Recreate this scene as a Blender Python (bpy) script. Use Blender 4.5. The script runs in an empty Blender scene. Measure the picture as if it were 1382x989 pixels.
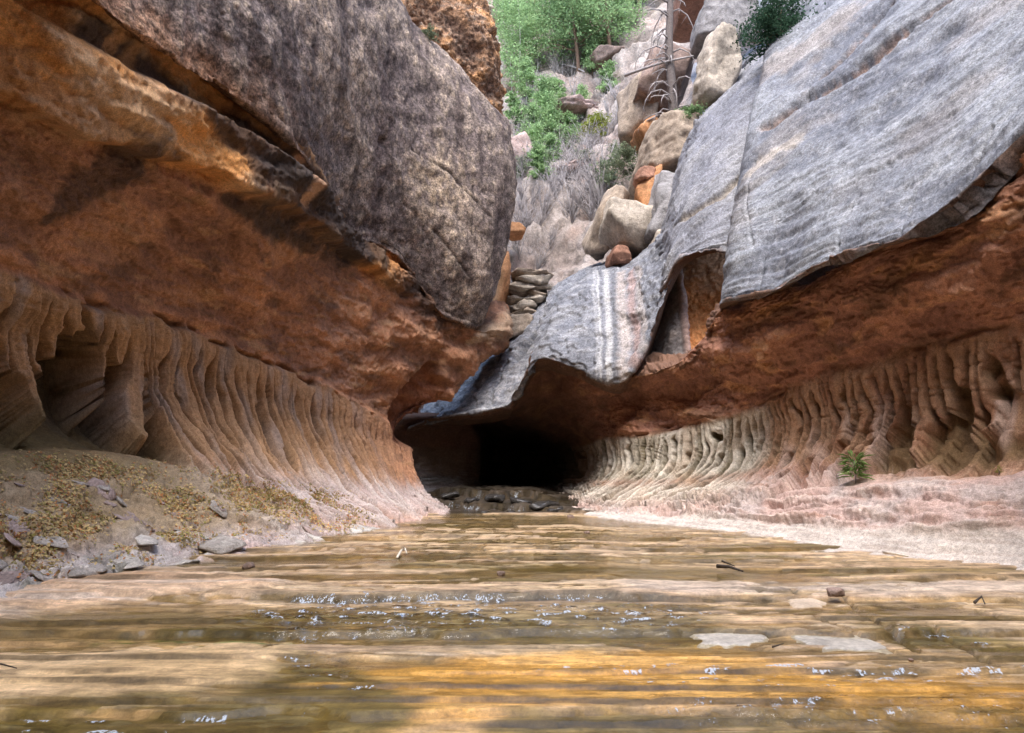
import bpy, bmesh, math, random
import numpy as np
from mathutils import Vector, Quaternion

# ------------------------------------------------------------------ camera, sky, sun, exposure
scene = bpy.context.scene
FPX = 1000.0                       # focal length in photo pixels (photo 1382 x 989)
CX, CY, HZ = 691.0, 494.5, 620.0   # optical centre and horizon row
TH = math.atan((HZ - CY) / FPX)
CAM = np.array([0.0, 0.0, 1.5])
cam_data = bpy.data.cameras.new("camera")
cam = bpy.data.objects.new("camera", cam_data)
scene.collection.objects.link(cam)
scene.camera = cam
cam.location = CAM.tolist()
cam.rotation_euler = (math.pi / 2 + TH, 0, 0)
cam_data.sensor_width = 36.0
cam_data.lens = 36.0 * FPX / 1382.0
cam_data.clip_start = 0.05
cam_data.clip_end = 500.0

SUN_EL, SUN_AZ = math.radians(62), math.radians(190)     # azimuth clockwise from +Y: behind the camera
world = bpy.data.worlds.new("World")
scene.world = world
world.use_nodes = True
wn = world.node_tree
sky = wn.nodes.new("ShaderNodeTexSky")
sky.sky_type = 'NISHITA'
sky.sun_disc = False
sky.sun_elevation = SUN_EL
sky.sun_rotation = SUN_AZ
sky.dust_density = 2.0
sky.ozone_density = 1.0
wn.links.new(sky.outputs[0], wn.nodes["Background"].inputs[0])
wn.nodes["Background"].inputs[1].default_value = 0.15

sun_data = bpy.data.lights.new("sun", 'SUN')
sun_data.energy = 0.7
sun_data.angle = math.radians(35)
sun_data.color = (1.0, 0.95, 0.87)
sun = bpy.data.objects.new("sun", sun_data)
scene.collection.objects.link(sun)
sd = Vector((math.sin(SUN_AZ) * math.cos(SUN_EL), math.cos(SUN_AZ) * math.cos(SUN_EL), math.sin(SUN_EL)))
sun.rotation_euler = sd.to_track_quat('Z', 'Y').to_euler()
sun.location = (0, -5, 40)

scene.view_settings.view_transform = 'Standard'
scene.view_settings.look = 'None'
scene.view_settings.gamma = 1.0
scene.view_settings.exposure = 2.35
scene.render.engine = 'CYCLES'
scene.cycles.max_bounces = 8
scene.cycles.diffuse_bounces = 6
scene.cycles.transparent_max_bounces = 12
scene.cycles.caustics_reflective = False
scene.cycles.caustics_refractive = False
scene.cycles.use_denoising = True
scene.cycles.denoiser = 'OPENIMAGEDENOISE'

random.seed(11)
RNG = np.random.default_rng(7)

# ------------------------------------------------------------------ helpers
def P(px, py, Y):
    """world point at depth Y that was surveyed at photo position (px, py)"""
    a = (np.asarray(px, float) - CX) / FPX
    b = (CY - np.asarray(py, float)) / FPX
    dy = math.cos(TH) - b * math.sin(TH)
    dz = math.sin(TH) + b * math.cos(TH)
    k = np.asarray(Y, float) / dy
    return np.stack([a * k + CAM[0], k * dy + CAM[1], dz * k + CAM[2]], -1)

def G(px, py, z=0.0):
    """world point on the level z"""
    a = (px - CX) / FPX
    b = (CY - py) / FPX
    dy = math.cos(TH) - b * math.sin(TH)
    dz = math.sin(TH) + b * math.cos(TH)
    k = (z - CAM[2]) / dz
    return np.array([a * k, k * dy, z])

def proj(p):
    d = p - CAM
    f = d[..., 1] * math.cos(TH) + d[..., 2] * math.sin(TH)
    u = -d[..., 1] * math.sin(TH) + d[..., 2] * math.cos(TH)
    f = np.where(f > 0.05, f, 0.05)
    return CX + FPX * d[..., 0] / f, CY - FPX * u / f

def sstep(a, b, x):
    t = np.clip((x - a) / (b - a), 0, 1)
    return t * t * (3 - 2 * t)

def mix(a, b, m):
    a = np.asarray(a, float); b = np.asarray(b, float)
    return a + (b - a) * m[..., None]

from concurrent.futures import ThreadPoolExecutor
_POOL = ThreadPoolExecutor(4)
_PERM = np.random.default_rng(5).permutation(4096).astype(np.int32)
_GR = np.random.default_rng(6).normal(size=(4096, 3)).astype(np.float32)
_GR /= np.linalg.norm(_GR, axis=1, keepdims=True)

def _perlin_chunk(q, seed):
    i = np.floor(q)
    f = (q - i).astype(np.float32)
    i = i.astype(np.int32)
    w = f * f * f * (f * (f * 6 - 15) + 10)
    hx = [_PERM[(i[:, 0] + d + seed * 131) & 4095] for d in (0, 1)]
    out = None
    lx = []
    for dx in (0, 1):
        ly = []
        for dy in (0, 1):
            h = _PERM[(hx[dx] + i[:, 1] + dy) & 4095]
            lz = []
            for dz in (0, 1):
                g = _GR[_PERM[(h + i[:, 2] + dz) & 4095]]
                lz.append(g[:, 0] * (f[:, 0] - dx) + g[:, 1] * (f[:, 1] - dy) + g[:, 2] * (f[:, 2] - dz))
            ly.append(lz[0] + (lz[1] - lz[0]) * w[:, 2])
        lx.append(ly[0] + (ly[1] - ly[0]) * w[:, 1])
    return lx[0] + (lx[1] - lx[0]) * w[:, 0]

def perlin(p, seed=0):
    q = np.ascontiguousarray(p, dtype=np.float64).reshape(-1, 3)
    ch = [q[k:k + 30000] for k in range(0, len(q), 30000)]
    r = list(_POOL.map(lambda c: _perlin_chunk(c, seed), ch))
    return (np.concatenate(r) * 1.55).reshape(p.shape[:-1])

def worley(x, y, seed=0):
    """2-D cells: distance to the nearest and second nearest seed point, and a random number per cell"""
    ix, iy = np.floor(x).astype(np.int32), np.floor(y).astype(np.int32)
    f1 = np.full(x.shape, 9.0); f2 = f1.copy(); cid = np.zeros(x.shape)
    for dx in (-1, 0, 1):
        for dy in (-1, 0, 1):
            h = _PERM[(_PERM[(ix + dx + seed * 57) & 4095] + iy + dy) & 4095]
            g = _PERM[h]
            d = np.hypot(ix + dx + h / 4096.0 - x, iy + dy + g / 4096.0 - y)
            near = d < f1
            f2 = np.where(near, f1, np.minimum(f2, d))
            cid = np.where(near, _PERM[g] / 4096.0, cid)
            f1 = np.where(near, d, f1)
    return f1, f2, cid

def fbm(p, octv=4, seed=0, gain=0.5, lac=2.07):
    a, s, tot = 1.0, 0.0, 0.0
    q = p
    for k in range(octv):
        s = s + a * perlin(q, seed + 17 * k)
        tot += a
        a *= gain
        q = q * lac + 3.1
    return s / tot * 1.5

def ridged(p, octv=3, seed=0):
    a, s, tot = 1.0, 0.0, 0.0
    q = p
    for k in range(octv):
        s = s + a * (1 - np.abs(perlin(q, seed + 13 * k)) * 2)
        tot += a
        a *= 0.5
        q = q * 2.1 + 5.3
    return s / tot

def terrace(x, sharp=0.15):
    i = np.floor(x)
    return i + sstep(0.5 - sharp, 0.5 + sharp, x - i)

def interp(a, t):
    K = len(a)
    d = a[1:] - a[:-1]
    m = np.empty_like(a)
    m[0], m[-1] = d[0], d[-1]
    c = (d[1:] + d[:-1]) / 2
    lo = np.minimum(np.abs(d[1:]), np.abs(d[:-1]))
    lim = np.where(d[1:] * d[:-1] > 0, 1.8 * lo, 0.8 * lo)
    m[1:-1] = np.clip(c, -lim, lim)
    i = np.clip(np.floor(t).astype(int), 0, K - 2)
    f = (t - i).reshape((-1,) + (1,) * (a.ndim - 1))
    h00 = 2 * f**3 - 3 * f**2 + 1; h10 = f**3 - 2 * f**2 + f
    h01 = -2 * f**3 + 3 * f**2;    h11 = f**3 - f**2
    return h00 * a[i] + h10 * m[i] + h01 * a[i + 1] + h11 * m[i + 1]

def params(w, n):
    """n samples over intervals, density following the weights w"""
    c = np.concatenate([[0], np.cumsum(w)])
    return np.interp(np.linspace(0, c[-1], n), c, np.arange(len(c)))

class Sheet:
    """a dense rock surface through a coarse net of surveyed points; ctrl[row][col] = (px, py, Y)"""
    def __init__(self, ctrl, nu, nv, wu=None, wv=None):
        c = np.array(ctrl, float)
        w = P(c[..., 0], c[..., 1], c[..., 2])
        ins = lambda a, b: 1.0
        x, y = np.clip(c[..., 0], -40, 1420), np.clip(c[..., 1], -40, 1030)
        if wu is None:
            wu = np.hypot(np.diff(x, axis=1), np.diff(y, axis=1)).mean(0) + 12
        if wv is None:
            wv = np.hypot(np.diff(x, axis=0), np.diff(y, axis=0)).mean(1) + 8
        self.ut, self.vt = params(wu, nu), params(wv, nv)
        g = interp(w, self.vt)
        g = np.moveaxis(interp(np.moveaxis(g, 1, 0), self.ut), 0, 1)
        self.p = g
        self.b = g.copy()
        self.U, self.V = np.meshgrid(self.ut, self.vt)
        self.nv, self.nu = nv, nu
        self.px, self.py = proj(g)
        self.flip = False
        n = self.normals()
        if (n * (CAM - g)).sum(-1).mean() < 0:
            self.flip = True
        self.n = self.normals()
    def normals(self):
        du = np.gradient(self.p, axis=1); dv = np.gradient(self.p, axis=0)
        n = np.cross(du, dv)
        n /= np.linalg.norm(n, axis=-1, keepdims=True) + 1e-9
        return -n if self.flip else n
    def arc(self, v):
        """metres along the row nearest parameter v, as a function of U"""
        r = int(np.argmin(np.abs(self.vt - v)))
        d = np.linalg.norm(np.diff(self.b[r], axis=0), axis=-1)
        return np.broadcast_to(np.concatenate([[0], np.cumsum(d)]), (self.nv, self.nu))
    def disp(self, d, fresh=False):
        n = self.normals() if fresh else self.n
        self.p = self.p + n * d[..., None]
    def find(self, px, py):
        k = np.argmin((self.px - px)**2 + (self.py - py)**2)
        return np.unravel_index(k, self.px.shape)
    def at(self, px, py):
        return self.p[self.find(px, py)].copy()
    def line(self, pts, w, rough=0.5, seed=3, soft=0.5, sc=2.5):
        """mask of a stain that follows surveyed points on the surface, half width w metres"""
        q = [self.b[self.find(*a)] for a in pts]
        d = np.full((self.nv, self.nu), 1e9)
        ws = w if isinstance(w, (list, tuple)) else [w] * len(q)
        if len(q) == 1:
            d = np.linalg.norm(self.b - q[0], axis=-1) / ws[0]
        for a, b2, wa, wb in zip(q[:-1], q[1:], ws[:-1], ws[1:]):
            ab = b2 - a
            t = np.clip(((self.b - a) @ ab) / (ab @ ab + 1e-9), 0, 1)
            dd = np.linalg.norm(self.b - a - t[..., None] * ab, axis=-1) / (wa + (wb - wa) * t)
            d = np.minimum(d, dd)
        if rough:
            d = d + rough * fbm(self.b * sc, 4, seed)
        return 1 - sstep(1 - soft, 1 + soft, d)
    def build(self, name, mat, col, attrs=None, kind='structure'):
        return grid_mesh(name, self.p, col, mat, self.flip, attrs, kind)

def grid_mesh(name, p, col, mat, flip=False, attrs=None, kind='structure'):
    nv, nu = p.shape[:2]
    idx = np.arange(nv * nu).reshape(nv, nu)
    a, b, c, d = idx[:-1, :-1], idx[:-1, 1:], idx[1:, 1:], idx[1:, :-1]
    f = np.stack([a, d, c, b] if flip else [a, b, c, d], -1).reshape(-1, 4)
    me = bpy.data.meshes.new(name)
    me.vertices.add(nv * nu)
    me.vertices.foreach_set("co", p.reshape(-1).astype(np.float32))
    me.loops.add(f.size)
    me.loops.foreach_set("vertex_index", f.reshape(-1).astype(np.int32))
    me.polygons.add(len(f))
    me.polygons.foreach_set("loop_start", np.arange(0, f.size, 4, dtype=np.int32))
    me.update(calc_edges=True)
    me.polygons.foreach_set("use_smooth", np.ones(len(f), bool))
    if col is not None:
        at = me.color_attributes.new("col", 'FLOAT_COLOR', 'POINT')
        c4 = np.ones((nv * nu, 4), np.float32)
        c4[:, :3] = np.clip(col.reshape(-1, 3), 0.005, 0.95)
        at.data.foreach_set("color", c4.reshape(-1))
    for k, v in (attrs or {}).items():
        if v.ndim == 3:
            at = me.attributes.new(k, 'FLOAT_VECTOR', 'POINT')
            at.data.foreach_set("vector", v.reshape(-1).astype(np.float32))
        else:
            at = me.attributes.new(k, 'FLOAT', 'POINT')
            at.data.foreach_set("value", v.reshape(-1).astype(np.float32))
    me.materials.append(mat)
    o = bpy.data.objects.new(name, me)
    scene.collection.objects.link(o)
    if kind:
        o["kind"] = kind
    return o

def raw_mesh(name, verts, faces, mat, smooth=True):
    me = bpy.data.meshes.new(name)
    me.from_pydata([tuple(v) for v in verts], [], [tuple(f) for f in faces])
    me.materials.append(mat)
    if smooth:
        me.polygons.foreach_set("use_smooth", np.ones(len(me.polygons), bool))
    me.update()
    return me

def link(name, me, parent=None, loc=None):
    o = bpy.data.objects.new(name, me)
    scene.collection.objects.link(o)
    if parent is not None:
        o.parent = parent
    if loc is not None:
        o.location = [float(x) for x in loc]
    return o

def tag(o, label, cat, group=None):
    o["label"] = label
    o["category"] = cat
    if group:
        o["group"] = group
    return o

def tube(V, Fc, pts, rad, sides=5):
    """append a tapered tube to vertex and face lists"""
    pts = [Vector(p) for p in pts]
    base = len(V)
    for i, p in enumerate(pts):
        d = (pts[min(i + 1, len(pts) - 1)] - pts[max(i - 1, 0)])
        if d.length < 1e-6:
            d = Vector((0, 0, 1))
        d.normalize()
        u = d.cross(Vector((0.3, 0.2, 1) if abs(d.z) < 0.9 else (1, 0.1, 0))).normalized()
        w = d.cross(u)
        for k in range(sides):
            a = 2 * math.pi * k / sides
            V.append(tuple(p + (u * math.cos(a) + w * math.sin(a)) * rad[i]))
    for i in range(len(pts) - 1):
        for k in range(sides):
            a = base + i * sides + k; b = base + i * sides + (k + 1) % sides
            Fc.append((a, b, b + sides, a + sides))
    Fc.append(tuple(base + k for k in range(sides))[::-1])
    Fc.append(tuple(base + (len(pts) - 1) * sides + k for k in range(sides)))

# ------------------------------------------------------------------ materials
def nd(t, typ, **kw):
    n = t.nodes.new(typ)
    for k, v in kw.items():
        setattr(n, k, v)
    return n

def aniso(t, a, b, c):
    """noise coordinates measured along three directions of the place (vectors already scaled)"""
    g = nd(t, "ShaderNodeNewGeometry")
    comb = nd(t, "ShaderNodeCombineXYZ")
    for k, v in enumerate((a, b, c)):
        dt = nd(t, "ShaderNodeVectorMath", operation='DOT_PRODUCT')
        t.links.new(g.outputs["Position"], dt.inputs[0])
        dt.inputs[1].default_value = v
        t.links.new(dt.outputs["Value"], comb.inputs[k])
    return comb.outputs[0]

def rock_material(name, layers, rough=0.85, spec=0.25, attr=True, base=None, use_object=False):
    """layers: (axes | scale, detail, colour swing, bump height, roughness of noise)"""
    m = bpy.data.materials.new(name)
    m.use_nodes = True
    t = m.node_tree
    bs = t.nodes["Principled BSDF"]
    bs.inputs["Roughness"].default_value = rough
    bs.inputs["Specular IOR Level"].default_value = spec
    if attr:
        at = nd(t, "ShaderNodeAttribute", attribute_name="col")
        c = at.outputs["Color"]
    else:
        rg = nd(t, "ShaderNodeRGB"); rg.outputs[0].default_value = (*base, 1)
        c = rg.outputs[0]
    hsum = None
    for axes, det, swing, bump, nr, *rw in layers:
        rw = rw[0] if rw else .2
        n = nd(t, "ShaderNodeTexNoise")
        n.inputs["Detail"].default_value = det
        n.inputs["Roughness"].default_value = nr
        if isinstance(axes, (int, float)):
            n.inputs["Scale"].default_value = axes
            if use_object:
                g = nd(t, "ShaderNodeTexCoord"); t.links.new(g.outputs["Object"], n.inputs["Vector"])
            else:
                g = nd(t, "ShaderNodeNewGeometry"); t.links.new(g.outputs["Position"], n.inputs["Vector"])
        elif axes[0] == 'bed':                      # along the bedding: metres along and across it, kept on the mesh
            n.inputs["Scale"].default_value = 1.0
            av = nd(t, "ShaderNodeAttribute", attribute_name="bedding")
            vm = nd(t, "ShaderNodeVectorMath", operation='MULTIPLY')
            t.links.new(av.outputs["Vector"], vm.inputs[0]); vm.inputs[1].default_value = (axes[1], axes[2], 1)
            t.links.new(vm.outputs[0], n.inputs["Vector"])
        else:
            n.inputs["Scale"].default_value = 1.0
            t.links.new(aniso(t, *axes), n.inputs["Vector"])
        if swing:
            mr = nd(t, "ShaderNodeMapRange")
            mr.inputs["From Min"].default_value = .5 - rw; mr.inputs["From Max"].default_value = .5 + rw
            mr.inputs["To Min"].default_value = 1 - swing; mr.inputs["To Max"].default_value = 1 + swing
            t.links.new(n.outputs[0], mr.inputs["Value"])
            mu = nd(t, "ShaderNodeVectorMath", operation='SCALE')
            t.links.new(c, mu.inputs[0]); t.links.new(mr.outputs[0], mu.inputs["Scale"])
            c = mu.outputs[0]
        if bump:
            k = nd(t, "ShaderNodeMath", operation='MULTIPLY')
            t.links.new(n.outputs[0], k.inputs[0]); k.inputs[1].default_value = bump
            if hsum is None:
                hsum = k.outputs[0]
            else:
                ad = nd(t, "ShaderNodeMath", operation='ADD')
                t.links.new(hsum, ad.inputs[0]); t.links.new(k.outputs[0], ad.inputs[1])
                hsum = ad.outputs[0]
    t.links.new(c, bs.inputs["Base Color"])
    if hsum is not None:
        bp = nd(t, "ShaderNodeBump")
        bp.inputs["Strength"].default_value = 1.0
        bp.inputs["Distance"].default_value = 1.0
        t.links.new(hsum, bp.inputs["Height"])
        t.links.new(bp.outputs[0], bs.inputs["Normal"])
    return m

def plain(name, base, rough=0.8, swing=0.25, scale=20, bump=0.01, spec=0.25):
    return rock_material(name, [(scale, 4, swing, bump, 0.6)], rough, spec, attr=False, base=base, use_object=True)

def leaf_material(name, base, trans=0.35):
    m = bpy.data.materials.new(name)
    m.use_nodes = True
    t = m.node_tree
    t.nodes.remove(t.nodes["Principled BSDF"])
    g = nd(t, "ShaderNodeNewGeometry")
    n = nd(t, "ShaderNodeTexNoise"); n.inputs["Scale"].default_value = 2.2; n.inputs["Detail"].default_value = 3
    t.links.new(g.outputs["Position"], n.inputs["Vector"])
    hs = nd(t, "ShaderNodeHueSaturation")
    hs.inputs["Color"].default_value = (*base, 1)
    mr = nd(t, "ShaderNodeMapRange"); mr.inputs["From Min"].default_value = 0.3; mr.inputs["From Max"].default_value = 0.7
    mr.inputs["To Min"].default_value = 0.6; mr.inputs["To Max"].default_value = 1.45
    t.links.new(n.outputs[0], mr.inputs["Value"]); t.links.new(mr.outputs[0], hs.inputs["Value"])
    d = nd(t, "ShaderNodeBsdfDiffuse"); tr = nd(t, "ShaderNodeBsdfTranslucent"); mx = nd(t, "ShaderNodeMixShader")
    mx.inputs[0].default_value = trans
    for s in (d, tr):
        t.links.new(hs.outputs[0], s.inputs["Color"])
    t.links.new(d.outputs[0], mx.inputs[1]); t.links.new(tr.outputs[0], mx.inputs[2])
    t.links.new(mx.outputs[0], t.nodes["Material Output"].inputs[0])
    return m

M_cave = rock_material("undercut_sandstone", [(2.5, 5, 0.20, 0.035, 0.65), (13, 6, 0.20, 0.012, 0.7, .14), (50, 4, 0.25, 0.003, 0.7, .12)])
M_left = rock_material("varnished_sandstone", [(2.2, 5, 0.28, 0.02, 0.6), (7, 7, 0.45, 0.014, 0.75, .10), (18, 6, 0.55, 0.008, 0.8, .09), (50, 4, .4, .004, .7, .12)])
M_slab = rock_material("grey_slickrock", [
    (('bed', .6, 3.0), 6, .09, .016, .62), (('bed', 3.0, 10), 6, .10, .005, .75),
    (1.3, 6, .20, 0.0, .65), (6, 7, .20, .018, .75, .10), (19, 6, .36, .007, .8, .09), (50, 4, .25, .003, .7, .12)], rough=.75, spec=.3)
M_pour = rock_material("blue_grey_sandstone", [(1.1, 6, .22, .02, .6), (5, 6, .28, .022, .7), (('bed', 1.2, 7), 5, .14, .006, .7), (18, 6, .38, .006, .8, .09)], rough=.75, spec=.3)
M_far = rock_material("pale_sandstone", [(2.0, 6, 0.25, 0.08, 0.65), (12, 5, 0.3, 0.02, 0.7)])
M_soil = rock_material("slope_soil", [(1.3, 6, 0.3, 0.15, 0.7), (9, 6, 0.4, 0.05, 0.75)])

# ------------------------------------------------------------------ the rock walls
def net(cols):
    """columns of surveyed points -> ctrl[row][col]; (px,py,Y) surveyed, (px,py) on the stream level, ('w',x,y,z) world"""
    out = []
    for c in cols:
        col = []
        for e in c:
            if e[0] == 'w':
                col.append(np.array(e[1:], float))
            elif len(e) == 2:
                col.append(G(*e))
            else:
                col.append(P(*e))
        out.append(col)
    return np.moveaxis(np.array(out), 0, 1)

class Wall(Sheet):
    def __init__(self, cols, nu, nv, lip=False, flat=False, dense=()):
        w = net(cols)
        if lip:                                   # a broken edge along row 1: a second row close above it keeps it sharp
            w = np.concatenate([w[:2], (w[1] + .05 * (w[2] - w[1]) + np.array([0, -.02, 0]))[None], w[2:]])
        px, py = proj(w)
        x, y = np.clip(px, -60, 1440), np.clip(py, -60, 1030)
        wu = np.hypot(np.diff(x, axis=1), np.diff(y, axis=1)).mean(0) + 12
        wv = np.hypot(np.diff(x, axis=0), np.diff(y, axis=0)).mean(1) + 8
        for i0, i1, k in dense:
            wu[i0:i1] *= k
        self.ut, self.vt = params(wu, nu), params(wv, nv)
        if flat:                                  # plane facets meeting at creases
            def lin(a, t):
                i = np.clip(np.floor(t).astype(int), 0, len(a) - 2); f = (t - i).reshape((-1,) + (1,) * (a.ndim - 1))
                return a[i] * (1 - f) + a[i + 1] * f
            g = lin(w, self.vt)
            g = np.moveaxis(lin(np.moveaxis(g, 1, 0), self.ut), 0, 1)
        else:
            g = interp(w, self.vt)
            g = np.moveaxis(interp(np.moveaxis(g, 1, 0), self.ut), 0, 1)
        if lip:
            k = np.arange(len(w), dtype=float)
            self.vt = np.interp(self.vt, k, np.concatenate([[0, 1, 1.05], k[3:] - 1]))
        self.U, self.V = np.meshgrid(self.ut, self.vt)
        self.nv, self.nu = nv, nu
        if lip:                                   # spalled outline of that edge
            up = np.gradient(g, axis=0); up /= np.linalg.norm(up, axis=-1, keepdims=True) + 1e-9
            j = fbm(g * .5, 3, 71) * .45
            j = .35 * j + .65 * terrace(j * 6, .15) / 6
            g = g + up * (j * np.exp(-np.clip(self.V - 1, 0, 9) / .25) * sstep(.7, 1, self.V))[..., None] * lip
        self.p, self.b = g, g.copy()
        self.px, self.py = proj(g)
        self.flip = False
        if (self.normals() * (CAM - g)).sum(-1).mean() < 0:
            self.flip = True
        self.n = self.normals()

def flutes(S, s, wfun, seed, tip, wide, sweep, taper=.7, wobble=.16):
    """water-carved fins that hang from the ceiling and run down the wall: each narrows to a point at its own height,
    with the rock standing back between them. tip, wide: functions of U giving (low, high)"""
    s1 = s[0]
    ph1 = np.concatenate([[0], np.cumsum(np.diff(s1) / wfun(s1[1:]))])
    ph1 = ph1 + 1.2 * fbm(np.stack([ph1 * .30, ph1 * 0, ph1 * 0 + seed], -1), 3, seed + 7)
    ph = np.broadcast_to(np.maximum(ph1, 0), S.V.shape)
    ph = ph - sweep * np.clip(3.6 - S.V, 0, 3)**1.5
    ph = ph + .9 * fbm(np.stack([ph * .30, S.V * .8, ph * 0 + seed], -1), 3, seed)
    r = np.random.default_rng(seed)
    n = int(ph1.max()) + 12
    i = np.clip(np.floor(ph).astype(int) + 5, 0, n - 1)
    fr = ph - np.floor(ph)
    x = np.abs(fr - .5) * 2
    ra, rb, rc, rd = (r.uniform(0, 1, n) for _ in range(4))
    (t0, t1), (w0, w1) = tip(S.U), wide(S.U)
    tv = t0 + (t1 - t0) * ra[i]
    wm = w0 + (w1 - w0) * rb[i]
    wob = wobble * fbm(np.stack([ph * 1.7, S.V * 2.6, ph * 0], -1), 4, seed + 3)
    fuse = sstep(4.35, 4.95, S.V + .5 * wob + .25 * (rc[i] - .5))
    hw = (wm + (1.1 - wm) * fuse) * np.clip((S.V - tv) / taper, 0, 1)**.55
    m = np.where(hw > .03, 1 - sstep(hw - .10, hw + .03, x + wob), 0)
    prof = np.sqrt(np.clip(1 - (x / np.maximum(hw, .05))**2, 0, 1))
    saw = (fr - .5) * (.3 + .7 * rd[i])
    ph2 = ph * 2.7 + .8 * perlin(np.stack([ph * 2.0, S.V * .9, ph * 0 + seed], -1), seed + 2)
    fine = np.abs(np.sin(math.pi * ph2))**.7
    return ph, m, prof, saw, fine, rc[i]

# ---- left wall: bank, fluted recess, undercut ceiling
LLc = [
    [('w', -5.2, -14, -.3), ('w', -5.5, -14, 0), ('w', -6.8, -14, .8), ('w', -8.0, -14, 1.8), ('w', -8.6, -14, 3.1), ('w', -8.2, -14, 4.6), ('w', -7.6, -14, 6.0), ('w', -7.0, -14, 7.2), ('w', -6.4, -14, 8.4), ('w', -7.2, -14, 9.2)],
    [('w', -5.0, 6.0, -.3), ('w', -5.4, 6.0, 0), ('w', -6.8, 6.2, .8), ('w', -8.0, 6.4, 1.8), ('w', -8.6, 6.4, 3.1), ('w', -8.2, 6.4, 4.6), ('w', -7.6, 6.4, 6.0), ('w', -7.0, 6.4, 7.2), ('w', -6.4, 6.4, 8.4), ('w', -7.2, 6.4, 9.2)],
    [(40, 815, 8.2), (20, 798), (-60, 740, 8.9), (-140, 610, 9.6), (-170, 450, 9.9), (-160, 300, 9.6), (-140, 170, 9.3), (-110, 60, 9.1), (-60, -110, 9.2), (-80, -160, 10)],
    [(175, 792, 9.7), (150, 775), (60, 700, 10.3), (0, 600, 11.2), (-25, 480, 11.6), (-20, 360, 11.2), (20, 240, 10.9), (60, 155, 10.7), (125, 0, 10.8), (110, -40, 12)],
    [(300, 765, 11.4), (280, 750), (190, 690, 12.2), (130, 600, 13), (95, 500, 13.3), (100, 405, 13), (140, 290, 12.6), (180, 200, 12.3), (213, 60, 12.3), (205, 20, 13.5)],
    [(420, 745, 13.2), (400, 733), (330, 685, 14), (270, 625, 14.8), (225, 530, 15.2), (215, 435, 15), (250, 335, 14.6), (300, 240, 14.3), (318, 135, 14.4), (310, 90, 15.5)],
    [(495, 732, 14.6), (480, 722), (430, 690, 15.6), (390, 650, 16.5), (345, 560, 17.2), (330, 478, 17.2), (360, 390, 17), (410, 300, 16.8), (418, 225, 16.9), (410, 180, 18)],
    [(550, 722, 15.8), (540, 714), (510, 690, 17.2), (480, 660, 18.4), (445, 590, 19.3), (430, 522, 19.5), (450, 430, 19.5), (465, 345, 19.4), (465, 310, 19.8), (460, 270, 21)],
    [(585, 712, 17.3), (580, 706), (560, 690, 19), (540, 665, 20.3), (515, 610, 21.2), (500, 560, 21.6), (520, 480, 21.8), (550, 395, 21.8), (560, 362, 22.1), (555, 320, 23.5)],
    [(605, 704, 18.8), (600, 699), (583, 685, 20.8), (560, 663, 21.8), (542, 622, 22.5), (538, 580, 23), (570, 500, 23.3), (612, 447, 23.6), (640, 438, 24.1), (640, 400, 25.5)],
    [(618, 696, 20.5), (613, 692), (592, 679, 21.8), (573, 662, 22.6), (556, 625, 23.3), (556, 590, 23.8), (592, 556, 24.3), (650, 492, 25), (690, 446, 25.5), (682, 415, 27)],
    [(605, 690, 24), (600, 685, 24), (580, 675, 24.5), (560, 660, 25), (545, 625, 25.5), (545, 590, 26), (575, 560, 26), (630, 500, 27), (670, 455, 28), (660, 420, 29)],
]
LL = Wall(LLc, 750, 450, dense=((0, 1, .15), (1, 2, .5), (5, 9, 1.7)))
V, U = LL.V, LL.U
s = LL.arc(4); s = s - np.interp(1.0, LL.ut, s[0]) + 5.4
farU = sstep(4.6, 6.6, U)
ph, fin, prof, saw, fine, cell = flutes(LL, s, lambda a: np.interp(a, [0, 9, 14, 19, 27], [.32, .31, .29, .24, .19]), 5,
    lambda u: (3.25 - 2.25 * sstep(4.0, 6.0, u), 4.55 - 2.2 * sstep(4.0, 6.0, u)), lambda u: (.45 - .12 * sstep(4, 6, u), .95 - .17 * sstep(4, 6, u)), .6 + .8 * sstep(4, 6, U))
F = sstep(2.80 - 1.75 * farU, 3.25 - 1.55 * farU, V) * (1 - sstep(4.85, 5.15, V))
amp = .35 + .9 * sstep(-.3, .35, fbm(LL.b * .8, 3, 37))
hol = (1 - fin) * F * (1 - farU + farU * np.clip(amp, 0, 1.2))
notch = (1 - sstep(0, .05, np.abs(fbm(LL.b * np.array([.25, .25, 3.4]), 3, 38)))) * F
d = -.025 * notch * (1 - farU) + F * fin * (.07 * prof + .15 * saw + .03 * (fine - .6) + .07 * fbm(LL.b * np.array([2.5, 2.5, 1.2]), 4, 36)) * (1.1 - .45 * farU)
d -= hol * (1.0 - .62 * farU) * (.75 + .25 * cell) * (.35 + 1.35 * sstep(2.8, 4.1, V) * (1 - farU) + .65 * farU * (.35 + .65 * sstep(1.4, 3.0, V)))
ss = s
big = prof
# ragged crack and lip where the ribs meet the ceiling
cv = 5.02 + 0.10 * fbm(np.stack([s * 1.3, s * 0, s * 0], -1), 4, 9)
crk = np.exp(-((V - cv) / 0.045)**2) * sstep(-0.05, 0.2, fbm(LL.b * 1.4, 3, 77))
d -= 0.34 * crk * (1 - sstep(7.5, 9, U))
d += 0.14 * (1 - sstep(-0.02, 0.10, V - cv)) * sstep(4.3, 4.8, V) * (1 - sstep(8, 9.3, U))
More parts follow.
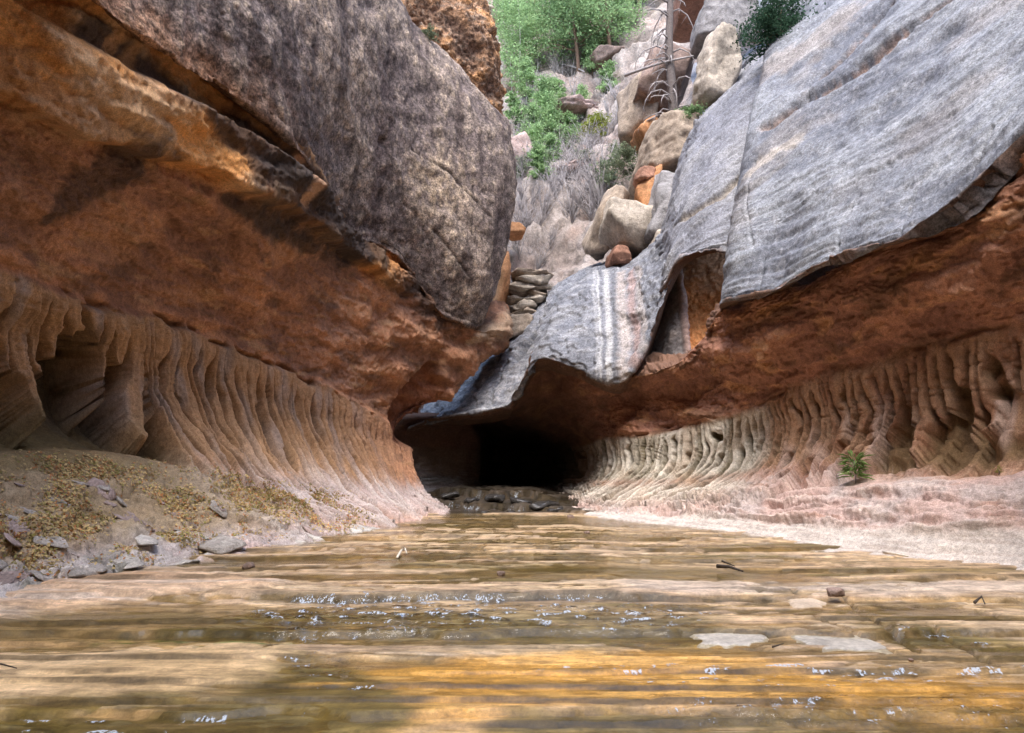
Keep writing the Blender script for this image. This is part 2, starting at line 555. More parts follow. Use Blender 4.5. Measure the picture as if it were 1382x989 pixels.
# ceiling: broad swells and flakes
cm = sstep(4.9, 5.3, V)
f1 = fbm(LL.b * 0.35, 4, 21); f2 = fbm(LL.b * np.array([1.1, 0.55, 1.6]), 5, 22); f3 = fbm(LL.b * 5, 4, 23)
d += cm * (0.30 * f1 + 0.045 * terrace(f2 * 6 + 0.6 * f3, 0.12) + 0.03 * f3)
slab = sstep(6.93, 7.0, V + 0.10 * f2) * (1 - sstep(7.55, 7.68, V + 0.08 * f2)) * (1 - sstep(7.3, 8.2, U))
d += 0.40 * slab
d -= 0.25 * sstep(7.60, 7.72, V + 0.08 * f2) * (1 - sstep(7.9, 8.0, V)) * (1 - sstep(7.3, 8.4, U))
# the vault by the tunnel mouth: the rock past a curved edge stands back
vault = sstep(0.0, 0.08, (U - 8.55) - 0.55 * (V - 5.0)**2 * 0.6 + 0.05 * f2) * sstep(4.5, 5.0, V) * (1 - sstep(6.1, 6.35, V + 0.1 * f2))
d -= 0.6 * vault
# bank: broken slabs
bm_ = 1 - sstep(2.3, 3.0, V)
bk = fbm(LL.b * np.array([0.9, 0.9, 1.6]), 5, 31)
wx = s * 1.5 + .35 * bk; wy = V * 3.4 + .45 * fbm(LL.b * 1.1, 3, 34) - s * .35
c1, c2, cid = worley(wx, wy, 3)
plate = sstep(0.02, 0.10, c2 - c1)
pl = bm_ * sstep(0.8, 1.2, V)
d += pl * (.13 * (cid - .5) * plate - .05 * (1 - plate) + .05 * fbm(LL.b * 3.2, 4, 33) + .16 * bk) * (1 - .9 * sstep(4.8, 6.4, U))
c3, c4, cid2 = worley(wx * 3.1, wy * 2.7, 4)
d += pl * (.06 * (cid2 - .5) - .02 * (1 - sstep(.02, .12, c4 - c3))) * (1 - .9 * sstep(4.8, 6.4, U))
d += 0.02 * fbm(LL.b * 9, 3, 35)
LL.disp(d)
# colours of the rock itself
TAN, BRN, ORG = (.42, .25, .135), (.33, .165, .085), (.56, .25, .085)
big_n = fbm(LL.b * 0.6, 4, 41)
col = mix((.30, .155, .10), (.50, .25, .14), sstep(-0.35, 0.45, f2 + 0.5 * big_n))
col = mix(col, (.56, .30, .165), sstep(.05, .5, fbm(LL.b * np.array([.5, .4, .9]), 4, 42)) * .6)
col = mix(col, (.17, .095, .065), sstep(0.12, 0.5, fbm(LL.b * np.array([1.6, .7, 2.6]), 6, 43)) * 0.7)
col = mix(col, (.50, .30, .16), sstep(0.25, 0.6, fbm(LL.b * np.array([2.5, 1, 4]), 5, 44)) * 0.6)
# flutes: tan ribs with grey-mauve films of silt
fl = sstep(2.7, 3.3, V) * (1 - sstep(-0.05, 0.05, V - cv))
fc = mix(TAN, (.36, .26, .20), sstep(-.1, .5, perlin(np.stack([ss * 3, V * 1.2, s * 0], -1), 51)))
fc = mix(fc, (.30, .155, .085), sstep(6.3, 8.6, U) * 0.9)
fc = mix(fc, (.54, .38, .24), fin * (1 - prof) * .45 * (1 - farU))
fc = mix(fc, (.56, .47, .42), fin * sstep(.45, .8, cell) * farU * (1 - sstep(3.0, 3.8, V)) * .7)
fc = mix(fc, mix((.10, .072, .03), (.13, .08, .05), farU), sstep(.3, .9, hol) * .8)  # gaps: olive rock, painted darker still for the shade inside them
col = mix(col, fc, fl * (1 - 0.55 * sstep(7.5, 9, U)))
# bank: mauve-grey silt, whiter towards the water, olive damp ground high up
bc = mix((.36, .30, .285), (.54, .50, .47), np.clip(cid * .7 + cid2 * .3 + .3 * bk, 0, 1))
bc = mix(bc, (.43, .29, .26), sstep(.0, .5, fbm(LL.b * 0.8, 4, 61)) * 0.6)
bc = mix(bc, mix((.42, .315, .285), (.50, .43, .40), np.clip(fin * cell + .3 * bk, 0, 1)), farU * .75)
bc = mix(bc, (.30, .22, .12), (1 - sstep(4.4, 6.0, U)) * sstep(1.3, 1.9, V + 0.30 * bk) * 0.85)
bc = mix(bc, (.20, .19, .16), (1 - sstep(3.0, 4.2, U)) * (1 - sstep(1.25, 1.7, V + .3 * bk)) * sstep(-.2, .3, fbm(LL.b * 1.1, 4, 62)))
col = mix(col, bc, (1 - sstep(2.75, 3.35, V + 0.25 * (fine - .5) - .25 * sstep(5, 8, U))) * (1 - .75 * farU * hol))
col = mix(col, (.19, .14, .06), (1 - sstep(3.6, 5.2, U)) * sstep(2.5, 2.8, V) * (1 - sstep(3.3, 3.8, V)) * .75)
# orange slab and varnish
so = mix((.60, .28, .095), (.64, .40, .22), sstep(0, .5, f2))
so = mix(so, (.36, .15, .06), sstep(.1, .5, fbm(LL.b * np.array([1.5, 1.5, .4]), 4, 71)) * .7)
col = mix(col, so, sstep(6.75, 6.98, V + .1 * f2) * (1 - sstep(7.5, 8.2, U)))
col = mix(col, mix((.66, .31, .10), (.62, .38, .20), sstep(-.1, .4, f2)), LL.line([(-30, 80), (80, 108), (160, 145), (240, 185), (305, 212)], [.8, .6, .5, .42, .3], .35, 79, .4) * .85)
VAR = (.045, .034, .03)
w1 = LL.line([(130, 40), (180, 80), (250, 130), (330, 190), (420, 255), (462, 320)], [.35, .32, .28, .62, .9, .8], 0.5, 81)
w2 = LL.line([(175, 215), (140, 240), (70, 285)], [.55, .4, .25], 0.6, 82)
w3 = LL.line([(330, 235), (375, 250), (440, 290), (500, 345)], [.35, .8, .9, .5], 0.6, 83)
w4 = LL.line([(560, 365), (600, 410), (650, 430)], [.7, .9, .5], 0.6, 84)
w5 = LL.line([(300, 265), (350, 290), (420, 335)], [.12, .3, .2], 0.7, 85)
w6 = LL.line([(520, 380), (590, 395)], .28, 0.9, 86)
for w, k in ((w1, .9), (w2, .85), (w3, .85), (w4, .85), (w5, .8), (w6, .6)):
    col = mix(col, VAR, w * k)
st = LL.line([(405, 215), (398, 240), (392, 272)], .16, 0.5, 87, 0.6)
col = mix(col, (.55, .33, .2), st * .85)
for a in ((165, 55), (185, 72), (270, 120), (285, 125)):
    col = mix(col, (.5, .27, .12), LL.line([(a[0], a[1] - 8), (a[0] - 3, a[1] + 14)], .13, .6, 88) * .7)
col = mix(col, (.20, .105, .065), LL.line([(0, 150), (60, 200), (120, 250)], [.9, 1.1, .6], .6, 89) * .45)
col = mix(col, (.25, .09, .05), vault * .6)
col = mix(col, (.46, .33, .22), LL.line([(635, 463), (660, 452), (688, 438)], [.12, .35, .5], .5, 91) * .85)
LL.build("canyon_wall_left", M_cave, col)

# ---- left cliff: the weathered outer face that hangs over the undercut
LUc = [
    [('w', -6.6, -14, 9.0), ('w', -6.1, -14, 8.5), ('w', -6.4, -14, 10.5), ('w', -6.8, -14, 13), ('w', -7.6, -14, 16), ('w', -16, -14, 17), ('w', -19, -14, 46)],
    [('w', -6.6, 6.5, 9.0), ('w', -6.1, 6.5, 8.5), ('w', -6.4, 6.5, 10.5), ('w', -6.8, 6.5, 13), ('w', -7.6, 6.5, 16), ('w', -16, 6.5, 17), ('w', -19, 6.5, 46)],
    [(118, 6, 11.3), (130, 0, 10.5), (132, -90, 10.6), (132, -200, 11), (125, -330, 12), ('w', -16, 12, 19), ('w', -19, 12, 46)],
    [(278, 112, 14), (290, 110, 13.3), (298, 20, 13.3), (305, -80, 13.8), (305, -200, 14.8), ('w', -16, 16, 20), ('w', -19, 16, 46)],
    [(390, 203, 16.8), (400, 200, 16.1), (412, 90, 16), (420, -10, 16.4), (425, -130, 17.5), ('w', -15, 20, 20.5), ('w', -18, 20, 46)],
    [(450, 300, 20), (458, 295, 19.3), (480, 170, 19), (497, 50, 19.3), (510, -50, 20.5), ('w', -13, 25, 20), ('w', -16, 25, 46)],
    [(535, 360, 22.3), (540, 352, 21.6), (550, 235, 21), (560, 125, 21.2), (562, 36, 22.3), ('w', -10, 28, 17), ('w', -13, 28, 46)],
    [(592, 434, 23.8), (600, 428, 23), (614, 305, 22.4), (618, 190, 22.5), (612, 82, 23.5), ('w', -8, 30, 15.5), ('w', -11, 30, 46)],
    [(634, 446, 24.8), (640, 443, 24), (664, 345, 23.4), (668, 235, 23.4), (655, 135, 24.4), ('w', -6, 31, 14.5), ('w', -9, 31, 46)],
    [(645, 436, 26), (652, 432, 25), (690, 310, 25), (693, 228, 25), (682, 165, 25.8), ('w', -5, 32, 14), ('w', -8, 32, 46)],
    [(635, 425, 28), (635, 420, 28), (672, 310, 28.5), (678, 230, 28.5), (668, 175, 29), ('w', -6, 33, 13.5), ('w', -9, 33, 46)],
]
LU = Wall(LUc, 400, 320, .7)
q = LU.b
f1 = fbm(q * 0.4, 4, 121); f2 = fbm(q * 1.6, 5, 122); f3 = fbm(q * np.array([6, 6, 3.5]), 4, 123); rg = ridged(q * np.array([1.2, 1.2, .6]), 3, 124)
crv = LU.line([(526, 105), (518, 190), (510, 260), (505, 335)], .10, .35, 125, .7)
dk = LU.line([(522, 120), (513, 230), (508, 300)], .35, .6, 126, .8)
pit = fbm(q * np.array([11, 11, 7]), 3, 128)
crk2 = np.zeros_like(LU.V)
for jn in ([(470, 50), (492, 140), (486, 235)], [(592, 120), (566, 250), (578, 330)], [(350, 40), (395, 100), (430, 190)], [(622, 150), (640, 250), (632, 340)], [(545, 275), (590, 315), (630, 372)], [(560, 200), (610, 235), (660, 290)], [(300, 20), (330, 60)]):
    crk2 = np.maximum(crk2, LU.line(jn, .035, .6, int(jn[0][0]) + 3, .8, 3))
LU.disp((-.07 * crk2 + 0.16 * f1 + 0.035 * f2 + 0.016 * f3 + 0.010 * pit - 0.03 * sstep(.75, .95, rg) - 0.14 * crv - 0.06 * dk + .012 * terrace(f2 * 4 + .5 * f3, .1)) * sstep(0.0, 0.9, LU.V))
col = mix((.17, .135, .125), (.27, .215, .18), sstep(-.3, .4, f1 + .5 * f2))
col = mix(col, (.46, .36, .265), sstep(.0, .45, f3 + .6 * pit - .10) * (0.35 + 0.5 * sstep(-.3, .4, f2 + f1)))
col = mix(col, (.46, .35, .24), LU.line([(600, 170), (595, 220), (585, 250)], [1.0, 1.6, .9], .6, 131, .8) * sstep(-.5, .2, f3) * .7)
col = mix(col, (.40, .30, .22), LU.line([(430, 20), (470, 60), (475, 160)], [1.5, 1.2, .6], .7, 132, .8) * sstep(-.4, .3, f3) * .5)
col = mix(col, (.085, .06, .06), dk * .65)
for pts, w in (([(560, 110), (545, 190), (545, 290)], .45), ([(650, 190), (660, 300), (650, 380)], .8), ([(500, 60), (480, 200), (470, 290)], .5), ([(340, 60), (420, 190)], .55)):
    col = mix(col, (.10, .075, .07), LU.line(pts, w, .8, int(pts[0][0]), .9) * .6)
vs_ = sstep(.08, .40, fbm(q * np.array([1.7, 1.7, .16]), 4, 134))
col = mix(col, (.075, .055, .052), vs_ * .75 * sstep(-.5, .2, f1 + .3))
col = mix(col, (.04, .03, .03), crk2 * .7)
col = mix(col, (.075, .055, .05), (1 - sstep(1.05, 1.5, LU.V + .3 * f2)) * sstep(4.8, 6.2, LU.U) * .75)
col = mix(col, (.52, .27, .13), LU.line([(524, 140), (516, 210), (510, 260), (506, 335)], [.03, .08, .11, .14], .35, 133, .7) * .9)
col = mix(col, (.30, .14, .06), (1 - sstep(2.6, 4.4, LU.U)) * (1 - sstep(1.2, 1.9, LU.V + .4 * f2)) * .7)
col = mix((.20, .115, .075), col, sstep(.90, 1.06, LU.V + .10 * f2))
LU.build("cliff_face_left", M_left, col)

# second mass standing behind the top of the left cliff
L2 = Wall([
    [(420, 60, 24.5), (420, 0, 24), (410, -90, 25), (380, -260, 27)],
    [(490, 60, 25), (485, -10, 24.6), (470, -110, 25.5), (450, -260, 28)],
    [(560, 100, 26), (556, 10, 25.4), (540, -80, 26.2), (520, -220, 29)],
    [(625, 150, 26.6), (622, 60, 26), (598, -30, 26.8), (570, -160, 29.5)],
    [(660, 190, 27), (655, 80, 26.6), (632, 0, 27.5), (600, -120, 30)],
    [(673, 190, 28.5), (672, 120, 28.2), (650, 12, 29.2), (615, -110, 32)],
    [(655, 190, 32), (650, 110, 32), (630, 0, 33), (590, -110, 36)]], 200, 180)
q = L2.b; f2 = fbm(q * 1.3, 5, 142); f3 = fbm(q * 5, 4, 143)
L2.disp(0.25 * fbm(q * .5, 3, 141) + .1 * f2 + .06 * f3 + .08 * terrace(f2 * 4 + L2.V, .1))
col = mix((.24, .14, .085), (.42, .22, .095), sstep(-.2, .5, f2))
col = mix(col, (.45, .35, .26), sstep(.1, .5, f3) * .6)
col = mix(col, (.09, .06, .05), L2.line([(600, 20), (640, 60), (662, 110)], .7, .8, 145) * .6)
L2.build("cliff_top_left", M_left, col)

# ---- right wall: pale shelf, pink slope, ribs, undercut, and on round the inside of the tunnel
RLc = [
    [('w', 6.5, -14, -.3), ('w', 6.9, -14, 0), ('w', 8.2, -14, .6), ('w', 9.4, -14, 1.6), ('w', 9.9, -14, 2.7), ('w', 9.6, -14, 4.0), ('w', 8.6, -14, 5.4), ('w', 7.7, -14, 6.5), ('w', 8.6, -14, 7.4)],
    [('w', 6.5, 6, -.3), ('w', 6.9, 6, 0), ('w', 8.2, 6, .6), ('w', 9.4, 6, 1.6), ('w', 9.9, 6, 2.7), ('w', 9.6, 6, 4.0), ('w', 8.6, 6, 5.4), ('w', 7.7, 6, 6.5), ('w', 8.6, 6, 7.4)],
    [(1350, 785, 10.2), (1382, 768), (1480, 690, 10.5), (1600, 590, 10.7), (1640, 500, 10.8), (1600, 380, 10.7), (1500, 270, 10.6), (1405, 178, 10.9), (1440, 140, 12)],
    [(1200, 765, 11), (1230, 752), (1290, 690, 12), (1370, 605, 12.5), (1392, 530, 12.7), (1385, 425, 12.6), (1335, 350, 12.4), (1292, 286, 12.5), (1320, 240, 13.6)],
    [(1085, 749, 12.4), (1110, 737), (1150, 690, 13.8), (1200, 620, 14.6), (1218, 555, 14.9), (1205, 475, 14.8), (1180, 390, 14.3), (1152, 336, 14.3), (1165, 290, 15.4)],
    [(980, 729, 15), (1000, 719), (1030, 690, 16), (1075, 630, 16.8), (1088, 575, 17.1), (1075, 515, 17.1), (1050, 440, 16.6), (1036, 390, 16.6), (1042, 350, 17.6)],
    [(915, 719, 16.4), (930, 711), (960, 685, 17.6), (1000, 640, 18.5), (1012, 600, 18.8), (1005, 550, 18.8), (990, 480, 18.2), (974, 410, 18.1), (978, 370, 19.2)],
    [(845, 711, 17.8), (860, 704), (885, 683, 19.3), (920, 648, 20), (935, 612, 20.3), (935, 570, 20.4), (932, 535, 20.5), (905, 492, 19.7), (912, 480, 21.6)],
    [(788, 703, 19.4), (800, 697), (818, 682, 20.8), (848, 650, 21.6), (860, 620, 22), (858, 585, 22.2), (856, 540, 22.6), (838, 512, 22.0), (842, 485, 23)],
    [(750, 697, 20.8), (760, 691), (785, 676, 22.5), (812, 650, 23.3), (822, 620, 23.8), (815, 588, 24.2), (795, 560, 24.6), (768, 494, 23.6), (770, 470, 25)],
    [(730, 690, 22.5), (738, 683, 22.8), (765, 672, 24.5), (792, 650, 25.8), (800, 622, 26.4), (792, 596, 26.8), (768, 570, 26.4), (726, 476, 24.4), (728, 455, 26)],
    [(705, 682, 25), (712, 674, 25.5), (740, 666, 27), (768, 650, 29), (775, 625, 30), (765, 603, 30), (740, 586, 29), (703, 534, 24.9), (705, 510, 26)],
    [(680, 676, 29), (690, 668, 30), (715, 660, 31), (738, 648, 35), (742, 628, 36), (732, 608, 36), (708, 590, 33), (665, 547, 25.6), (668, 525, 28)],
    [(655, 672, 35), (662, 664, 36), (668, 658, 38), (672, 645, 42), (672, 628, 43), (668, 606, 42), (660, 590, 36), (640, 553, 25.9), (640, 535, 28)],
    [(646, 672, 34), (648, 664, 34), (650, 658, 34), (651, 645, 34), (651, 628, 34), (651, 606, 34), (651, 590, 31), (625, 556, 26.2), (625, 540, 28)],
    [(640, 672, 28.5), (642, 662, 28.6), (645, 656, 28.8), (648, 645, 29), (648, 628, 29), (648, 606, 29), (646, 588, 28.5), (610, 558, 26.3), (610, 540, 28)],
    [(585, 672, 26), (588, 662, 26.4), (590, 655, 26.8), (588, 640, 27.2), (588, 622, 27.4), (588, 602, 27.2), (588, 586, 27), (585, 562, 26.2), (585, 540, 28)],
    [(530, 672, 25.5), (530, 662, 25.7), (530, 655, 26), (530, 640, 26.2), (530, 622, 26.4), (530, 602, 26.2), (530, 586, 26), (530, 562, 26), (530, 540, 28)],
]
RL = Wall(RLc, 760, 350, dense=((0, 1, .15), (1, 2, .4), (4, 9, 2.0), (10, 17, .4)))
V, U = RL.V, RL.U
s = RL.arc(4); s = s - np.interp(1.0, RL.ut, s[0]) + 5.0
tun = sstep(8.2, 9.5, U)
farU = sstep(4.6, 6.0, U)
ph, fin, prof, saw, fine, cell = flutes(RL, s, lambda a: np.interp(a, [0, 9, 13, 17, 22, 30], [.40, .38, .27, .22, .22, .4]), 205,
    lambda u: (2.5 - 1.3 * sstep(4.4, 6, u), 4.3 - 2.3 * sstep(4.2, 5.8, u)), lambda u: (.50 - .15 * sstep(4.2, 5.8, u), 1.0 - .2 * sstep(4.2, 5.8, u)), 1.5 + .9 * farU, .8, .16 - .12 * farU)
F = sstep(2.45 - 1.1 * farU, 2.95 - .8 * farU, V) * (1 - sstep(4.6, 5.1, V)) * np.where(U > 13.2, .25, 1)
amp = .35 + .9 * sstep(-.3, .35, fbm(RL.b * .8, 3, 237))
hol = (1 - fin) * F * (farU + (1 - farU) * np.clip(amp, 0, 1.2))
notch = (1 - sstep(0, .05, np.abs(fbm(RL.b * np.array([.25, .25, 3.4]), 3, 238)))) * F
d = -.05 * notch * (1 - farU) + F * fin * (.06 * prof - .13 * saw * (1 - .5 * farU) + .03 * (fine - .6) + (.08 - .06 * farU) * fbm(RL.b * np.array([2.5, 2.5, 1.2]), 4, 236)) * (1 - .35 * tun)
d -= hol * (.60 - .30 * farU) * (.5 + .5 * cell)
ss = s
big = prof
q = RL.b
f1 = fbm(q * .35, 4, 221); f2 = fbm(q * np.array([1.0, .5, 1.7]), 5, 222); f3 = fbm(q * 5, 4, 223)
cm = sstep(4.7, 5.2, V)
d += cm * (.28 * f1 + .06 * terrace(f2 * 6 + .6 * f3, .12) + .03 * f3) * (1 - .6 * tun)
cv = 4.95 + .12 * fbm(np.stack([s * 1.2, s * 0, s * 0], -1), 4, 225)
d -= .14 * np.exp(-((V - cv) / .04)**2) * sstep(-.1, .3, fbm(q * 1.3, 3, 226)) * (1 - tun)
# slope: seams that run with the wall
seam = fbm(np.stack([s * .55, V * 7 + .8 * f2, s * 0], -1), 4, 231)
sl = sstep(.95, 1.3, V) * (1 - sstep(2.2, 2.7, V))
c1, c2, cid = worley(s * .38 + .5 * f2, V * 4.6 + .6 * f1 - .12 * s + .3 * f2, 7)
sl = sl * (.15 + .85 * sstep(1.55, 1.8, V))
d += sl * (.05 * terrace(seam * 4 + V * 1.5, .07) + .02 * seam + .12 * f1 + .015 * f3 - .06 * V + .09 * (cid - .5) - .05 * (1 - sstep(.02, .09, c2 - c1))) * (1 - .6 * sstep(6, 8, U))
d += .015 * fbm(q * 9, 3, 235)
d *= np.where(U > 13.2, .6, 1)
d -= .30 * sstep(6.2, 6.9, V) * (1 - sstep(6.3, 7.5, U))
RL.disp(d)
col = mix((.27, .135, .095), (.40, .20, .125), sstep(-.2, .5, f2 + .3 * f1))
col = mix(col, (.52, .285, .15), sstep(.15, .5, fbm(q * np.array([1.6, .7, 3.2]), 5, 241)) * .75)
col = mix(col, (.15, .08, .05), sstep(.15, .55, fbm(q * np.array([1.3, .6, 2.4]), 5, 242)) * .75)
fl = sstep(2.75, 3.2, V) * (1 - sstep(-.1, .1, V - cv))
fc = mix((.33, .20, .125), (.24, .125, .075), sstep(-.2, .4, fbm(q * np.array([2, 2, .7]), 4, 243)))
fc = mix(fc, (.42, .31, .26), sstep(.1, .5, perlin(np.stack([ss * 2.4, V * .8, s * 0], -1), 244)) * .8 * (1 - sstep(3.9, 4.6, V)))
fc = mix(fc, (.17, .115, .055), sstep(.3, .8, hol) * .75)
# cream and olive stripes on the ribs nearer the tunnel
stripe = np.clip(fin * (.35 + .9 * sstep(.2, .7, cell)) - .25 * (fine < .4), 0, 1)
cream = mix((.13, .105, .06), (.52, .475, .405), stripe)
cream = mix(cream, (.36, .27, .19), sstep(.1, .5, fbm(q * 1.2, 3, 246)) * .5)
fc = mix(fc, cream, sstep(5.3, 6.0, U + .25 * f2) * (1 - sstep(9.0, 11, U)) * (1 - sstep(4.75, 5.0, V)))
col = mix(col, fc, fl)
pk = mix((.43, .31, .275), (.40, .335, .315), sstep(-.2, .4, fbm(q * .9, 4, 251)))
pk = mix(pk, (.55, .45, .40), sstep(.1, .5, seam) * .5)
pk = mix(pk, (.30, .17, .12), sstep(.3, .6, fbm(np.stack([s * .8, V * 9, s * 0], -1), 4, 252)) * .6)
pk = mix(pk, cream, sstep(5.2, 6.4, U) * sstep(1.7, 2.4, V) * .8)
wh = mix((.48, .43, .39), (.40, .345, .305), sstep(-.1, .4, fbm(np.stack([s * .5, V * 10, s * 0], -1), 4, 253)))
pk = mix(wh, pk, sstep(1.55, 1.80, V + .10 * f2))
pk = mix(pk, (.40, .24, .12), (1 - sstep(3.2, 4.6, U)) * sstep(2.55, 2.95, V + .2 * f2) * .7)
col = mix(col, pk, 1 - sstep(2.75, 3.2, V + .3 * (fine - .5)))
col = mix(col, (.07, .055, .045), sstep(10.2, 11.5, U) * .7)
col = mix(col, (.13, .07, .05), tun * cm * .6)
col = mix(col, (.17, .095, .065), sstep(6.9, 7.1, V))  # shelf behind the lip painted darker to subdue the light on it
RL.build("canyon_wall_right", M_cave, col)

# ---- right cliff: the great grey slab
RUc = [
    [(990, 425, 20.8), (984, 420, 20.8), (990, 345, 21.6), (1002, 235, 23), (1026, 110, 25.2), (1040, 20, 29), ('w', 12, 40, 30), ('w', 17, 40, 52)],
    [(980, 415, 18.4), (972, 411, 17.6), (985, 325, 18.4), (1002, 225, 19.8), (1030, 92, 22.3), (1050, 10, 26), ('w', 14, 38, 30), ('w', 19, 38, 52)],
    [(1042, 396, 16.8), (1035, 396, 16.1), (1055, 300, 17.1), (1062, 180, 18.9), (1080, 60, 21.6), (1100, -30, 25), ('w', 17, 34, 30), ('w', 22, 34, 52)],
    [(1118, 358, 15.2), (1110, 357, 14.6), (1130, 262, 15.8), (1140, 130, 17.9), (1155, 0, 20.6), (1180, -100, 24), ('w', 19, 30, 30), ('w', 24, 30, 52)],
    [(1208, 330, 13.7), (1200, 327, 13.1), (1218, 222, 14.5), (1225, 80, 16.6), (1240, -60, 19), (1260, -170, 22), ('w', 20, 26, 28), ('w', 25, 26, 52)],
    [(1300, 290, 12.8), (1290, 287, 12.2), (1310, 165, 13.5), (1325, 10, 15.3), (1345, -140, 17.5), (1370, -260, 20), ('w', 21, 22, 27), ('w', 26, 22, 52)],
    [(1412, 185, 11.7), (1400, 182, 11.1), (1430, 60, 12.4), (1460, -100, 14), (1480, -260, 16), (1500, -400, 18), ('w', 21, 18, 26), ('w', 26, 18, 52)],
    [('w', 8.2, 6, 7.0), ('w', 7.5, 6, 6.6), ('w', 8.8, 6.2, 8.2), ('w', 11, 6.4, 11.5), ('w', 13, 6.5, 14.5), ('w', 15.5, 6.5, 18), ('w', 21, 6.5, 24), ('w', 26, 6.5, 52)],
    [('w', 8.2, -14, 7.0), ('w', 7.5, -14, 6.6), ('w', 8.8, -14, 8.2), ('w', 11, -14, 11.5), ('w', 13, -14, 14.5), ('w', 15.5, -14, 18), ('w', 21, -14, 24), ('w', 26, -14, 52)],
]
RU = Wall(RUc, 370, 300, .18)
V, U = RU.V, RU.U
q = RU.b
f1 = fbm(q * .35, 4, 321); f2 = fbm(q * 1.5, 4, 322); f3 = fbm(q * 7, 4, 323)
s = RU.arc(2)
bed = fbm(np.stack([s * .35, V * 6 + .5 * f1, s * 0], -1), 5, 325)
bed2 = fbm(np.stack([s * 1.2, V * 26 + f2, s * 0], -1), 4, 326)
seam = RU.line([(1002, 205), (1045, 165), (1090, 130), (1160, 90), (1230, 40), (1290, 0)], [.10, .16, .22, .16, .16, .1], .6, 327, .6)
se2 = RU.line([(1110, 100), (1150, 60), (1175, 30), (1200, 5)], [.1, .2, .2, .1], .7, 328, .6)
low = RU.line([(1115, 345), (1135, 325), (1195, 325), (1240, 285), (1300, 235), (1382, 180)], .05, .3, 329, .7)
d = .20 * f1 + .025 * terrace(bed * 4, .05) + .03 * bed + .007 * bed2 + .010 * f3 - .22 * seam - .18 * se2
vl = 1.0 + .33 * sstep(4.0, 5.2, U) + .04 * fbm(np.stack([s * .28, s * 0, s * 0], -1), 2, 330)
lay = (1 - sstep(-.012, .012, V - vl)) * sstep(4.1, 4.6, U)
vl2 = 1.62 + .10 * fbm(np.stack([s * .2, s * 0 + 4, s * 0], -1), 3, 336) - .06 * U
lay2 = (1 - sstep(-.01, .01, V - vl2)) * sstep(0, .25, fbm(np.stack([s * .16, s * 0 + 9, s * 0], -1), 2, 337) + .1)
d -= .15 * lay + .07 * lay2
for jn in ([(1016, 330), (1008, 270), (1016, 215)], [(1122, 352), (1135, 300), (1160, 262)], [(1212, 318), (1235, 255)], [(1080, 150), (1100, 95)], [(1020, 400), (1028, 350), (1050, 300), (1105, 262)], [(1300, 250), (1345, 180)]):
    d -= .07 * RU.line(jn, .025, .4, int(jn[0][0]), .8, 4)
d *= sstep(.5, .98, V) * sstep(.2, 1.6, U)
ln = fbm(np.stack([s * .45, V * 11 + .9 * f1 + .3 * f2, s * 0], -1), 3, 333)
d -= .022 * (1 - sstep(.0, .05, np.abs(ln))) * sstep(.05, .4, fbm(q * .6, 3, 334)) * sstep(.9, 1.1, V)
RU.disp(d)
col = mix((.18, .185, .205), (.31, .315, .325), sstep(-.35, .4, f1 + .4 * bed + .3 * f2))
col = mix(col, (.33, .29, .26), sstep(.1, .5, fbm(q * .45, 4, 338)) * .5 * sstep(1.5, 2.5, V))
col = mix(col, (.14, .14, .16), sstep(.0, .5, bed2 + .5 * bed) * .6)
col = mix(col, (.36, .35, .35), sstep(.1, .5, f3 + .4 * f2) * .45)
ln = fbm(np.stack([s * .45, V * 11 + .9 * f1 + .3 * f2, s * 0], -1), 3, 333)
ln = (1 - sstep(.0, .035, np.abs(ln))) * sstep(.05, .4, fbm(q * .6, 3, 334))
col = mix(col, (.10, .10, .11), ln * .45)
col = mix(col, (.36, .22, .15), np.clip(seam * .8 + se2 * .6, 0, 1) * sstep(-.3, .3, f3 + f2))
col = mix(col, (.50, .42, .33), RU.line([(1010, 230), (1030, 215), (1070, 190)], .3, .7, 331) * .6)
col = mix(col, (.40, .33, .27), RU.line([(1040, 90), (1100, 60), (1140, 20)], .7, .8, 332) * .5)
col = mix(col, (.12, .11, .115), lay * .85)
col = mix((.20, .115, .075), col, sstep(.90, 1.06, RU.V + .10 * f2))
col = col * np.array([.80, .83, .88])
RU.build("cliff_face_right", M_slab, col, {"bedding": np.stack([s, V * 3.6 + .12 * f1, s * 0], -1)})

# lower slab to the left of it
R2 = Wall([
    [(880, 420, 25), (880, 400, 25), (890, 310, 26), (925, 180, 28), (940, 140, 31), ('w', 10, 40, 24)],
    [(903, 396, 22.4), (896, 390, 21.6), (905, 305, 22.6), (938, 178, 25), (950, 150, 27.4), ('w', 10.5, 38, 23)],
    [(925, 358, 22), (918, 352, 21.1), (930, 275, 22.1), (963, 155, 24.5), (985, 118, 26.8), ('w', 12, 38, 23)],
    [(958, 342, 21.4), (955, 336, 20.5), (965, 255, 21.6), (1000, 122, 24), (1032, 78, 26.2), ('w', 13.5, 38, 24)],
    [(1000, 340, 21), (1000, 334, 20.2), (1010, 245, 21.2), (1045, 100, 23.6), (1075, 60, 25.8), ('w', 15, 36, 24)]], 180, 200, .5)
V = R2.V; q = R2.b; s = R2.arc(2)
f1 = fbm(q * .5, 4, 421); f2 = fbm(q * 1.6, 4, 422); f3 = fbm(q * 7, 4, 423)
bed = fbm(np.stack([s * .5, V * 5 - s * .55, s * 0], -1), 5, 425); bed2 = fbm(np.stack([s * 1.3, V * 22 - s * 2.4, s * 0], -1), 4, 426)
sm = R2.line([(908, 305), (935, 285), (975, 265), (1000, 240)], .12, .5, 427, .6)
R2.disp((.10 * f1 + .04 * terrace(bed * 3, .05) + .006 * bed2 + .012 * f3 - .12 * sm) * sstep(.5, .98, V))
col = mix((.24, .24, .26), (.31, .305, .31), sstep(-.3, .4, f1 + bed))
